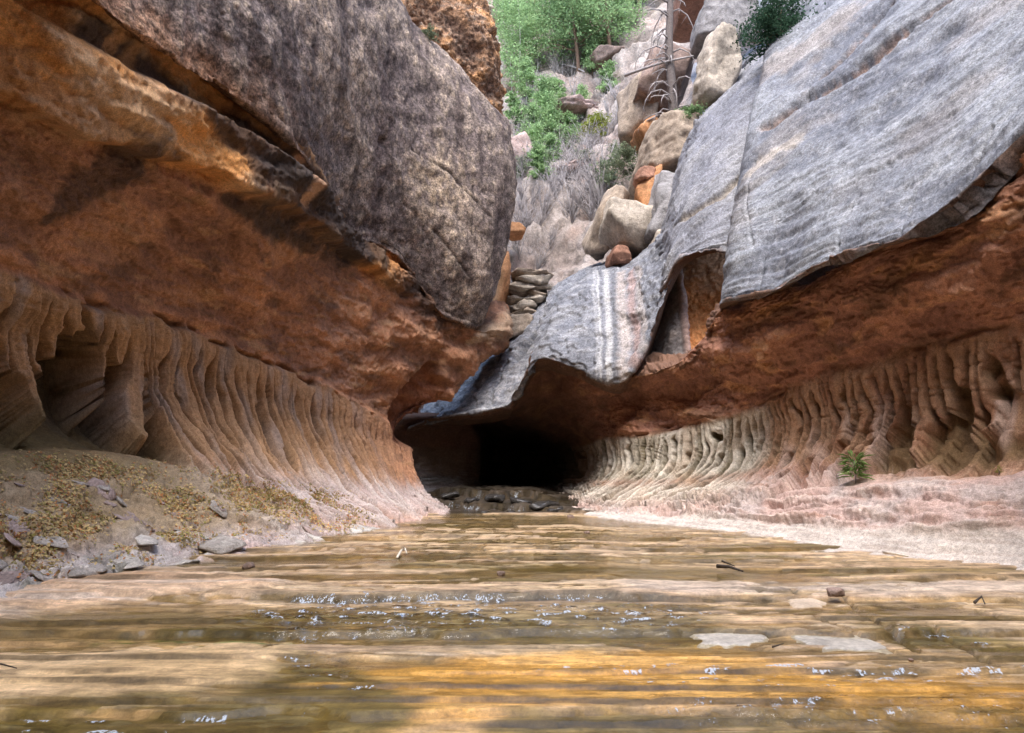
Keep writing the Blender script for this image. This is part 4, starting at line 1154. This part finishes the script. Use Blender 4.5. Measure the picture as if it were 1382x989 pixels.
# stones on the left bank: a few shapes, many copies
K_bank = rockm("bank_stone", (.36, .33, .30)); K_bank2 = rockm("white_bank_stone", (.52, .49, .45)); K_bank3 = rockm("mauve_bank_stone", (.32, .25, .23))
STN = [[rock_mesh("stone_slab", (1, .75, .22), 200 + 10 * j + i, m, 3, 6, .05, 20) for i in range(4)] for j, m in enumerate((K_bank, K_bank2, K_bank3))]
LBL = ["grey stone slab lying loose on the silty left bank", "whitish stone slab by the foot of the left bank", "mauve stone slab half sunk in the left bank"]
LLn = LL.normals()
def on_left(px, py):
    i = LL.find(px, py)
    return LL.p[i], LLn[i]
rs = random.Random(8)
cnt = 0
while cnt < 64:
    px = rs.uniform(-20, 560)
    lo = np.interp(px, [-20, 150, 280, 400, 480, 560], [800, 778, 752, 735, 723, 712])
    hi = np.interp(px, [-20, 100, 250, 400, 560], [640, 650, 668, 690, 706])
    py = rs.uniform(hi, lo)
    if px > 300 and py < (hi + lo) / 2:
        continue
    p, n = on_left(px, py)
    low = (lo - py) / (lo - hi)
    j = 1 if (low < .5 and px > 130 and rs.random() < .75) else rs.choice((0, 0, 2))
    o = link("stone_slab", rs.choice(STN[j]), None, p)
    sz = rs.uniform(.08, .24) * (1.1 if rs.random() < .88 else 1.9)
    o.scale = (sz, sz * rs.uniform(.7, 1.1), sz * rs.uniform(.5, 1.0))
    nn = (Vector(n) * .6 + Vector((.25, -.05, .75)) + Vector((rs.uniform(-.2, .2), rs.uniform(-.2, .2), 0))).normalized()
    q = nn.to_track_quat('Z', 'Y') @ Quaternion((0, 0, 1), rs.uniform(0, 6.28))
    o.rotation_mode = 'QUATERNION'; o.rotation_quaternion = q
    o.location = (Vector(o.location) - nn * .05 * sz)
    tag(o, LBL[j], "stone", ["grey stones on the left bank", "whitish stones along the left bank foot", "mauve stones on the left bank"][j])
    cnt += 1

# fallen leaves on the bank: nobody could count them
def quads(name, c, a, b, mat):
    """one mesh of small quads: centres c, half axes a and b"""
    v = np.stack([c - a - b * .3, c + a * .1 - b, c + a + b * .2, c - a * .1 + b], 1).reshape(-1, 3)
    n = len(c)
    me = bpy.data.meshes.new(name)
    me.vertices.add(n * 4); me.vertices.foreach_set("co", v.reshape(-1).astype(np.float32))
    me.loops.add(n * 4); me.loops.foreach_set("vertex_index", np.arange(n * 4, dtype=np.int32))
    me.polygons.add(n); me.polygons.foreach_set("loop_start", np.arange(0, n * 4, 4, dtype=np.int32))
    me.update(calc_edges=True)
    me.materials.append(mat)
    return me

def litter(n, sheet, nrm, mask, size, seed, mats, name):
    r = np.random.default_rng(seed)
    w = (mask / mask.sum()).reshape(-1)
    k = r.choice(len(w), n, p=w)
    p = sheet.p.reshape(-1, 3)[k]; nn = nrm.reshape(-1, 3)[k]
    p = p + nn * r.uniform(.004, .03, (n, 1)) + r.normal(size=(n, 3)) * .02
    a = r.normal(size=(n, 3)); a -= nn * (a * nn).sum(1, keepdims=True) * .75
    a /= np.linalg.norm(a, axis=1, keepdims=True)
    b = np.cross(nn, a) + r.normal(size=(n, 3)) * .35
    sz = r.uniform(.5, 1.2, (n, 1)) * size
    which = r.choice(3, n, p=[.55, .2, .25])
    for j, m in enumerate(mats):
        q = which == j
        o = link(name, quads(name, p[q], a[q] * sz[q], b[q] * sz[q] * .55, m))
        o["kind"] = "stuff"
        o["label"] = ["straw coloured fallen leaves scattered over the left bank", "orange brown fallen leaves drifted on the left bank", "olive dried leaves drifted on the left bank"][j]
        o["category"] = "leaves"
L_straw = leaf_material("straw_leaf", (.50, .38, .19), .2); L_rust = leaf_material("rust_leaf", (.42, .20, .09), .2); L_olive = leaf_material("olive_leaf", (.30, .27, .10), .2)
area = np.linalg.norm(np.cross(np.gradient(LL.p, axis=1), np.gradient(LL.p, axis=0)), axis=-1)
nz = fbm(LL.b * .9, 4, 901)
msk = area * sstep(1.1, 1.7, LL.V + .4 * nz) * (1 - sstep(2.6, 3.0, LL.V)) * sstep(-.15, .35, nz + .15) * sstep(1.3, 2.0, LL.U) * (1 - sstep(6.0, 6.9, LL.U + .4 * nz))
litter(30000, LL, LLn, msk, .028, 5, [L_straw, L_rust, L_olive], "leaf_litter")

# ------------------------------------------------------------------ trees and shrubs of the slope
BK_grey = plain("grey_bark", (.17, .145, .135), .9, .3, 14); BK_brn = plain("brown_bark", (.20, .13, .095), .9, .3, 14); BK_pale = plain("pale_bark", (.50, .47, .43), .85, .2, 14); BK_dead = plain("dead_twig", (.36, .33, .325), .9, .25, 8)
F_mid = leaf_material("pine_needles", (.19, .29, .135)); F_lite = leaf_material("light_needles", (.29, .42, .20)); F_dark = leaf_material("dark_needles", (.05, .10, .06)); F_yel = leaf_material("yellow_leaf", (.24, .27, .06)); F_sage = leaf_material("sage_leaf", (.21, .25, .16))

def tree(name, label, cat, base, h, rad, leaf_mat, bark, seed, nclump=60, per=45, leaf=.10, start=.22, shape=.8, trunk_r=None, lean=(0, 0), group=None, spread=.16, droop=-.05):
    r = np.random.default_rng(seed)
    root = bpy.data.objects.new(name, None); scene.collection.objects.link(root)
    root.location = [float(a) for a in base]
    tag(root, label, cat, group)
    V, Fc = [], []
    tr0 = trunk_r or h * .018
    tp = lambda t: np.array([lean[0] * t * h + .03 * h * math.sin(t * 3 + seed), lean[1] * t * h + .02 * h * math.cos(t * 4 + seed), t * h])
    ts = np.linspace(-.04, 1, 9)
    tube(V, Fc, [tp(t) for t in ts], [tr0 * (1 - .88 * max(t, 0)) for t in ts], 7)
    cs, rs2 = [], []
    for k in range(nclump):
        t = start + (1 - start) * (k + r.uniform(0, 1)) / nclump
        a = r.uniform(0, 6.283)
        L = rad * (1 - ((t - start) / (1 - start))**1.5 * shape) * r.uniform(.45, 1.1)
        p0 = tp(t)
        dirv = np.array([math.cos(a), math.sin(a), r.uniform(-.1, .35) + droop])
        mid = p0 + dirv * L * .55 + np.array([0, 0, .05 * L]); end = p0 + dirv * L
        if k % 2 == 0:
            tube(V, Fc, [p0, mid, end], [tr0 * .28 * (1 - .6 * t), tr0 * .18 * (1 - .6 * t), tr0 * .05], 4)
        for e, q in ((end, 1), (mid, .8)):
            cs.append(e); rs2.append(rad * spread * q * r.uniform(.7, 1.4))
    tm = raw_mesh("trunk", V, Fc, bark)
    link("trunk", tm, root)
    cs = np.repeat(np.array(cs), per, 0); rr2 = np.repeat(np.array(rs2), per)[:, None]
    n = len(cs)
    c = cs + r.normal(size=(n, 3)) * rr2 * np.array([1, 1, .6])
    a = r.normal(size=(n, 3)); a /= np.linalg.norm(a, axis=1, keepdims=True)
    b = np.cross(a, r.normal(size=(n, 3))); b /= np.linalg.norm(b, axis=1, keepdims=True)
    sz = r.uniform(.6, 1.3, (n, 1)) * leaf
    link("crown", quads("crown", c, a * sz, b * sz * .45, leaf_mat), root)
    return root

def hb(px, py):
    p = HL.at(px, py); p[2] -= .1
    return p

tree("pine_tree", "broad green pine standing at the middle of the slope", "tree", hb(783, 134), 9.0, 3.2, F_mid, BK_brn, 21, 130, 42, .12, .2, .55)
tree("pine_tree", "tall green pine on the slope left of the dead snag", "tree", hb(840, 106), 8.5, 2.9, F_lite, BK_brn, 22, 110, 38, .11, .12, .6)
tree("pine_tree", "green pine at the top of the slope behind the broad pine", "tree", hb(800, 70), 8.0, 2.8, F_lite, BK_brn, 23, 90, 34, .12, .15, .6)
tree("pine_tree", "small green pine below the brown flat topped boulder", "tree", hb(812, 128), 2.6, 1.1, F_lite, BK_brn, 24, 40, 35, .09, .12, .8)
tree("aspen_tree", "loose pale green tree with thin stems next to the left cliff", "tree", hb(697, 156), 7.6, 1.9, F_lite, BK_pale, 25, 60, 34, .10, .15, .35, .06)
tree("aspen_tree", "pale green sapling with a white stem by the cliff top", "tree", hb(684, 128), 5.5, 1.7, F_lite, BK_pale, 26, 46, 34, .10, .15, .4, .05)
tree("aspen_tree", "low bushy pale green tree between the sapling and broad pine", "tree", hb(722, 128), 4.6, 1.9, F_lite, BK_pale, 27, 46, 34, .10, .1, .5, .05)
tree("fir_tree", "bright green young fir rising out of the dead brush", "tree", hb(737, 216), 4.6, 1.3, F_lite, BK_brn, 28, 90, 45, .08, .08, .85)
tree("fir_tree", "bushy green fir sapling at the foot of the young fir", "tree", hb(722, 246), 2.6, 1.2, F_lite, BK_brn, 29, 40, 40, .08, .05, .8)
tree("shrub", "yellow green shrub beside the tan leaning slab", "shrub", hb(815, 208), 1.7, 1.0, F_yel, BK_brn, 30, 34, 36, .075, .05, .4)
tree("shrub", "grey green shrub above the cream boulder", "shrub", P(842, 232, 31), 1.0, .75, F_sage, BK_grey, 31, 30, 34, .06, .05, .4)
tree("shrub", "dark green shrub tucked under the upright tan slab", "shrub", P(932, 163, 27), .55, .5, F_mid, BK_grey, 32, 24, 34, .05, .05, .3)
tree("shrub", "small sage bush growing on the rim of the left cliff", "shrub", P(578, 58, 22.6), .5, .35, F_sage, BK_grey, 33, 16, 26, .04, .05, .3)
tree("pine_tree", "dark green bushy pine leaning out over the great grey slab", "tree", P(1052, 82, 23.2), 2.2, 1.25, F_dark, BK_brn, 34, 70, 60, .055, .1, .35, .06, (.12, 0))
tree("pine_tree", "dark green pine crown above the top of the great slab", "tree", P(1102, 45, 24.2), 2.2, 1.0, F_dark, BK_brn, 35, 50, 55, .055, .15, .5, .05)
tree("pine_tree", "green pine rising behind the dead snag at the slope top", "tree", hb(872, 48), 6.0, 2.2, F_mid, BK_brn, 36, 60, 45, .12, .15, .6)
SP = [(680, 66, 4.5, "next to the tan ledge at the slope top"), (706, 84, 4.2, "between the tree trunks and the loose pale tree"), (735, 66, 5, "behind the broad pine and the thick tan trunk"), (690, 196, 2.6, "beside the pinkish boulder by the left cliff"), (752, 170, 2.4, "just above the bright young fir"), (766, 70, 5, "hard behind the broad pine"), (856, 78, 5, "left of the dead snag and its bare log"), (828, 142, 2.2, "under the small green pine"), (706, 262, 1.8, "below the bushy fir sapling"), (760, 100, 3.6, "at the foot of the broad pine"), (704, 176, 3.0, "between the pinkish boulder and the loose pale tree"), (730, 288, 2.2, "standing alone low in the dead brush"), (772, 205, 2.4, "rising from the pinkish ledge in the gully"), (790, 178, 2.6, "left of the yellow green shrub"), (712, 222, 2.6, "close behind the bushy fir sapling"), (748, 262, 2.0, "at the lower edge of the young fir")]
for k, (px, py, h, w) in enumerate(SP):
    tree("sapling", "pale green sapling " + w, "tree", hb(px, py), h, h * .30, F_lite, BK_pale, 60 + k, 40, 34, .085, .12, .5, .035)
# bare trunks that pass out of the frame
for px, py, w, m, lb, h in ((667, 62, .10, BK_pale, "thin white bare stem leaning at the top of the slope", 7), (704, 45, .22, BK_brn, "reddish brown straight tree trunk at the top of the slope", 9), (716, 45, .24, BK_brn, "thicker tan tree trunk next to the reddish one at the slope top", 9), (689, 150, .05, BK_pale, "thin pale bare stem in front of the pale green trees", 5.5), (742, 60, .07, BK_grey, "slender grey stem behind the broad pine", 6)):
    b0 = hb(px, py)
    V_, F_ = [], []
    tube(V_, F_, [(.05 * math.sin(k), 0, k * h / 8 - .2) for k in range(9)], [w * (1 - .07 * k) for k in range(9)], 7)
    root = bpy.data.objects.new("tree_trunk", None); scene.collection.objects.link(root); root.location = b0.tolist()
    tag(root, lb, "tree")
    link("trunk", raw_mesh("trunk", V_, F_, m), root)
    r2 = random.Random(px)
    for k in range(7):
        V_, F_ = [], []
        z0 = h * r2.uniform(.25, .95); a = r2.uniform(0, 6.28); L = r2.uniform(.4, 1.3)
        tube(V_, F_, [(0, 0, z0), (math.cos(a) * L * .6, math.sin(a) * L * .6, z0 + .15), (math.cos(a) * L, math.sin(a) * L, z0 + r2.uniform(-.2, .4))], [w * .25, w * .16, w * .05], 4)
        link("branch", raw_mesh("branch", V_, F_, m), root)

# dead snag
sn = bpy.data.objects.new("dead_snag", None); scene.collection.objects.link(sn)
sn.location = P(908, 178, 29.6).tolist()
tag(sn, "tall dead grey snag with drooping bare branches above the blocks", "tree")
V_, F_ = [], []
tube(V_, F_, [(.06 * math.sin(k * .9), 0, k * .75 - .3) for k in range(11)], [.23 * (1 - .05 * k) for k in range(11)], 9)
link("trunk", raw_mesh("trunk", V_, F_, BK_grey), sn)
r2 = random.Random(77)
for k in range(34):
    z0 = r2.uniform(.4, 5.8); a = r2.uniform(0, 6.28); L = r2.uniform(.6, 1.7)
    if r2.random() < .5: a = math.pi + r2.uniform(-.8, .8)
    V_, F_ = [], []
    ca, sa = math.cos(a), math.sin(a)
    dr = r2.uniform(.3, 1.4)
    pts = [(0, 0, z0), (ca * L * .4, sa * L * .4, z0 + .12), (ca * L * .75, sa * L * .75, z0 - .15 * dr), (ca * L * .95, sa * L * .95, z0 - .55 * dr), (ca * L + r2.uniform(-.1, .1), sa * L, z0 - dr)]
    tube(V_, F_, pts, [.045, .034, .024, .015, .006], 5)
    for q in range(4):
        i = r2.randrange(1, 4); p0 = Vector(pts[i])
        tube(V_, F_, [p0, p0 + Vector((r2.uniform(-.25, .25), r2.uniform(-.25, .25), r2.uniform(-.35, .05)))], [.012, .004], 4)
    link("branch", raw_mesh("branch", V_, F_, BK_dead), sn)

MARKS = [((737, 190), "the bright young fir"), ((714, 390), "the layered outcrop"), ((783, 110), "the trunk of the broad pine"), ((848, 312), "the cream boulder"), ((815, 195), "the yellow green shrub"), ((697, 130), "the loose pale green tree"), ((818, 78), "the brown flat topped boulder"), ((703, 208), "the pinkish boulder by the left cliff"), ((770, 232), "the pinkish ledge in the gully"), ((695, 312), "the orange block by the left cliff"), ((842, 225), "the grey green shrub"), ((672, 40), "the tan ledge at the slope top"), ((855, 150), "the tan leaning slab")]
def beside(px, py):
    return min(MARKS, key=lambda m: (m[0][0] - px)**2 + (m[0][1] - py)**2)[1]
# leafless brush on the slope: four shapes, many plants
def brush(seed):
    r = random.Random(seed); V_, F_ = [], []
    for k in range(16):
        a = r.uniform(0, 6.28); L = r.uniform(.6, 1.2); sp = r.uniform(.15, .7)
        p = [Vector((0, 0, -.1))]
        for q in range(1, 4):
            p.append(Vector((math.cos(a) * sp * L * q / 3 + r.uniform(-.06, .06), math.sin(a) * sp * L * q / 3 + r.uniform(-.06, .06), L * q / 3 * (1 - .15 * sp))))
        tube(V_, F_, p, [.018, .013, .009, .003], 4)
        for w in range(3):
            i = r.randrange(1, 4)
            tube(V_, F_, [p[i], p[i] + Vector((r.uniform(-.25, .25), r.uniform(-.25, .25), r.uniform(.05, .3)))], [.008, .003], 3)
    return raw_mesh("dead_shrub", V_, F_, BK_dead)
BR = [brush(k) for k in range(5)]
r2 = random.Random(12)
for k in range(130):
    if k < 90:
        px, py = r2.uniform(690, 835), r2.uniform(195, 375)
        if px > 760 and py > 330: py -= 60
    else:
        px, py = r2.uniform(675, 860), r2.uniform(40, 200)
    o = link("dead_shrub", r2.choice(BR), None, hb(px, py))
    sc_ = r2.uniform(.8, 1.9)
    o.scale = (sc_, sc_, sc_ * r2.uniform(.7, 1.3)); o.rotation_euler = (r2.uniform(-.2, .2), r2.uniform(-.2, .2), r2.uniform(0, 6.28))
    tag(o, ("tall" if sc_ > 1.6 else "bushy" if sc_ > 1.3 else "low" if sc_ > 1.05 else "small") + (" leaning" if abs(o.rotation_euler.x) > .12 else "") + " leafless grey shrub near " + beside(px, py), "shrub", "leafless shrubs on the slope")
r2 = random.Random(31)
LO = [tree("low_bush", "low sage green bush near the pinkish ledge in the gully", "shrub", hb(700, 262), .9, .6, F_sage, BK_grey, 300, 22, 24, .06, .05, .3, None, (0, 0), "low green bushes on the slope")]
for k in range(26):
    src = LO[0]
    o = src.copy(); scene.collection.objects.link(o)
    px, py = r2.uniform(672, 850), r2.uniform(20, 300)
    o.location = hb(px, py).tolist(); sc_ = r2.uniform(.6, 1.5); o.scale = (sc_, sc_, sc_ * r2.uniform(.7, 1.2)); o.rotation_euler.z = r2.uniform(0, 6.28)
    o["label"] = ("larger " if sc_ > 1.05 else "") + "low sage green bush near " + beside(px, py)
    for ch in src.children:
        c = ch.copy(); scene.collection.objects.link(c); c.parent = o
# fallen logs
for a, b, w, lb in (((842, 108), (935, 82), .07, "bare pale log leaning across the brown boulder"), ((700, 320), (760, 285), .05, "grey fallen log lying low in the dead brush"), ((795, 195), (812, 250), .045, "thin pinkish dead stem standing in the brush"), ((765, 120), (800, 135), .08, "dark fallen branch under the broad pine")):
    pa, pb = (P(*a, 30), P(*b, 29.3)) if a[0] > 830 else (hb(*a), hb(*b))
    V_, F_ = [], []
    pb = pb - pa
    tube(V_, F_, [pb * t + np.array([0, -.15, .12 + .1 * math.sin(3 * t)]) for t in np.linspace(0, 1, 6)], [w * (1 - .5 * t) for t in np.linspace(0, 1, 6)], 6)
    o = link("fallen_log", raw_mesh("fallen_log", V_, F_, BK_dead), None, pa)
    tag(o, lb, "log")

# ------------------------------------------------------------------ small things near the stream
def seedling(px, py, h, n, seed, mat, label, name="seedling"):
    p = RL.at(px, py)
    root = bpy.data.objects.new(name, None); scene.collection.objects.link(root); root.location = p.tolist()
    tag(root, label, "plant")
    r = random.Random(seed); V_, F_ = [], []
    tube(V_, F_, [(0, 0, -.05), (.02, 0, h * .4), (-.01, 0, h * .75)], [.012, .009, .005], 5)
    link("stem", raw_mesh("stem", V_, F_, BK_grey), root)
    vs, fs = [], []
    for k in range(n):
        z0 = h * r.uniform(.2, .8); a = r.uniform(0, 6.28); L = h * r.uniform(.22, .5); el = r.uniform(-.2, .9)
        d = Vector((math.cos(a) * math.cos(el), math.sin(a) * math.cos(el), math.sin(el)))
        sd_ = d.cross(Vector((0, 0, 1))).normalized() * L * .09
        p0 = Vector((0, 0, z0)) + d * h * r.uniform(0, .22)
        m_ = p0 + d * L * .5 + Vector((0, 0, .03 * L)); e = p0 + d * L - Vector((0, 0, .12 * L))
        i = len(vs); vs += [p0, m_ - sd_, e, m_ + sd_]; fs.append((i, i + 1, i + 2, i + 3))
    link("leaves", raw_mesh("leaves", vs, fs, mat, False), root)
F_seed = leaf_material("seedling_leaf", (.17, .27, .09))
seedling(1153, 650, .62, 150, 3, F_seed, "green leafy seedling growing from a seam of the pink slope")
seedling(1336, 622, .16, 60, 4, F_yel, "small yellow green tuft on the pink slope", "grass_tuft")
seedling(1298, 626, .12, 40, 5, L_olive, "dry olive tuft beside a seam high on the pink slope", "grass_tuft")

WHITE = plain("bleached_wood", (.66, .60, .52), .7, .15, 30); DARK = plain("dark_wet_wood", (.055, .042, .035), .6, .3, 30)
def stick(pts, w, mat, label, name="driftwood_stick", lift=.05):
    q = [G(a, b, -.02 if b < 815 else -.10) + np.array([0, 0, lift + e]) for a, b, e in pts]
    V_, F_ = [], []
    tube(V_, F_, [x - q[0] for x in q], [w * (1 - .55 * k / (len(q) - 1)) for k in range(len(q))], 6)
    o = link(name, raw_mesh(name, V_, F_, mat), None, q[0])
    tag(o, label, "stick")
stick([(536, 757, 0), (541, 752, .05), (546, 750, .07), (549, 753, .02)], .022, WHITE, "bleached curled driftwood piece standing on the wet bed")
stick([(1193, 751, .02), (1205, 753, .02), (1216, 755, .02), (1226, 757, .02)], .028, WHITE, "pale straight driftwood stick at the edge of the white shelf")
stick([(968, 771, .02), (985, 773, .03), (1003, 776, .0)], .03, DARK, "dark waterlogged branch lying in mid stream")
stick([(975, 767, .05), (992, 772, .03)], .016, DARK, "short dark twig crossing the waterlogged branch")
stick([(-30, 907, .01), (0, 909, .02), (22, 911, .0)], .010, DARK, "thin dark twig on the tan sand bar")
stick([(1043, 885, .02), (1058, 880, .02)], .008, DARK, "tiny dark twig on the golden silt")
stick([(1316, 822, .02), (1326, 819, .06), (1330, 824, .02)], .018, DARK, "dark curled leaf stuck on the pale shelf of bedrock", "curled_leaf")
for px, py, sz, m, lb in ((1230, 896, .022, K_brn, "small round dark pebble on the golden silt"), (792, 722, .07, K_brn, "small brown stone at the edge of the far shallows"), (1128, 806, .10, K_brn, "dark wet cobble jammed in the crack of the bedrock"), (676, 778, .06, K_brn, "flat dark stone on the cream strata"), (335, 768, .09, K_brn, "brown flat stone near the foot of the left bank"), (770, 700, .10, K_brn, "dark stone beside the cascade foot")):
    me = rock_mesh("pebble", (1, .8, .55), px, m, 3, 6, .05)
    o = link("pebble", me, None, G(px, py, -.01) + np.array([0, 0, sz * .3 + .02])); o.scale = (sz,) * 3
    tag(o, lb, "stone")

K_wet = rock_material("wet_black_rock", [(3, 5, .3, .05, .65), (20, 5, .3, .01, .7)], .25, .5, False, (.045, .042, .04))
for k, (px, py, Yk, sz, lb) in enumerate(((608, 668, 23.6, .20, "dark wet boulder at the upper left end of the cascade"), (638, 676, 22.9, .20, "dark wet boulder under the first white thread of the cascade"), (668, 673, 22.9, .30, "largest dark wet boulder amid the cascade"), (703, 678, 22.2, .22, "dark wet boulder splitting the cascade"), (730, 684, 21.9, .30, "dark wet boulder at the tunnel side of the cascade"), (690, 692, 21.0, .13, "low dark rock in the pool below the cascade"), (752, 689, 21.3, .18, "dark wet rock where the cascade meets the pink slope"), (655, 692, 21.2, .10, "small dark rock in the pool under the cascade"))):
    me = rock_mesh("cascade_boulder", (1.6, 1, .5), 400 + k, K_wet, 3, 7, .10)
    o = link("cascade_boulder", me, None, P(px, py, Yk)); o.scale = (sz,) * 3; o.rotation_euler = (0, .1 * (k % 3 - 1), k)
    tag(o, lb, "boulder")

# low plates in the water: pale ones paint sky reflection, the tan one is bedrock
K_sheen = rock_material("sky_sheen_plate", [(3, 6, .25, .006, .65), (14, 6, .30, .004, .75, .12)], .4, .4, False, (.42, .385, .335))
K_plate2 = rock_material("tan_bed_plate", [(3, 5, .2, .01, .6), (25, 4, .2, .004, .65)], .55, .4, False, (.50, .40, .30))
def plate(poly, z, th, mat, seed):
    """a low swelling, of rock or standing for sky sheen, whose outline is cut by the water: thickest in the middle"""
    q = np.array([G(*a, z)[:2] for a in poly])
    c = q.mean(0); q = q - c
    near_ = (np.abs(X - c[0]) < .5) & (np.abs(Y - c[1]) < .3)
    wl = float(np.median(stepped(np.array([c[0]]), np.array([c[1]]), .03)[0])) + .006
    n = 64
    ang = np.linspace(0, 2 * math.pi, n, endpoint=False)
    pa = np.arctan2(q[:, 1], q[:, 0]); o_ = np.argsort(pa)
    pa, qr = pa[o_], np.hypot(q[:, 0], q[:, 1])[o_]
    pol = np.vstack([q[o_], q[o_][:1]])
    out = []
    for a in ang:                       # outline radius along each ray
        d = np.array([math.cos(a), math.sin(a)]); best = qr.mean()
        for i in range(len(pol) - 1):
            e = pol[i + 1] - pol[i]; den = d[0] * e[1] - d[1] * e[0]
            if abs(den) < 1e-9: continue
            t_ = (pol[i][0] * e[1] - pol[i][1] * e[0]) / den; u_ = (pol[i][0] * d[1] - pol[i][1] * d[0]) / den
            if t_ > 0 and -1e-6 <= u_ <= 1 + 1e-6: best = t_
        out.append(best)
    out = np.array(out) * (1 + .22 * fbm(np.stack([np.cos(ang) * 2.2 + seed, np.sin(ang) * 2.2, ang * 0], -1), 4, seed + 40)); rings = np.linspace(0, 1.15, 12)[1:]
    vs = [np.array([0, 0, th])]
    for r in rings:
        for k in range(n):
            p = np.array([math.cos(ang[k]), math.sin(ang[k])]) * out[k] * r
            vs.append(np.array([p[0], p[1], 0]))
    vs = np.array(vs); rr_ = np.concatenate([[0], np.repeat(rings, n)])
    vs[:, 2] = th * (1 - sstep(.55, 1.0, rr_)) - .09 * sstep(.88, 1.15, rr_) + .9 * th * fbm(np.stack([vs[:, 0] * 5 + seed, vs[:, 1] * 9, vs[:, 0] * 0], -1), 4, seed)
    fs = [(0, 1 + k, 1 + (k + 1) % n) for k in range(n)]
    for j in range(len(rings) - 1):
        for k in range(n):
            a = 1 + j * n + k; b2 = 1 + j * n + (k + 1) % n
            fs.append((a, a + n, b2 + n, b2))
    link("rock_or_sheen_plate", raw_mesh("rock_or_sheen_plate", vs, fs, mat, True), bed_obj, (c[0], c[1], wl))
plate([(930, 850), (985, 843), (1035, 848), (1040, 858), (1000, 866), (945, 864)], -.085, .005, K_sheen, 1)
plate([(1050, 849), (1098, 833), (1150, 839), (1214, 875), (1165, 871), (1128, 873), (1088, 864)], -.085, .005, K_sheen, 2)
plate([(1060, 801), (1095, 799), (1120, 806), (1105, 812), (1068, 811)], -.0, .018, K_plate2, 6)
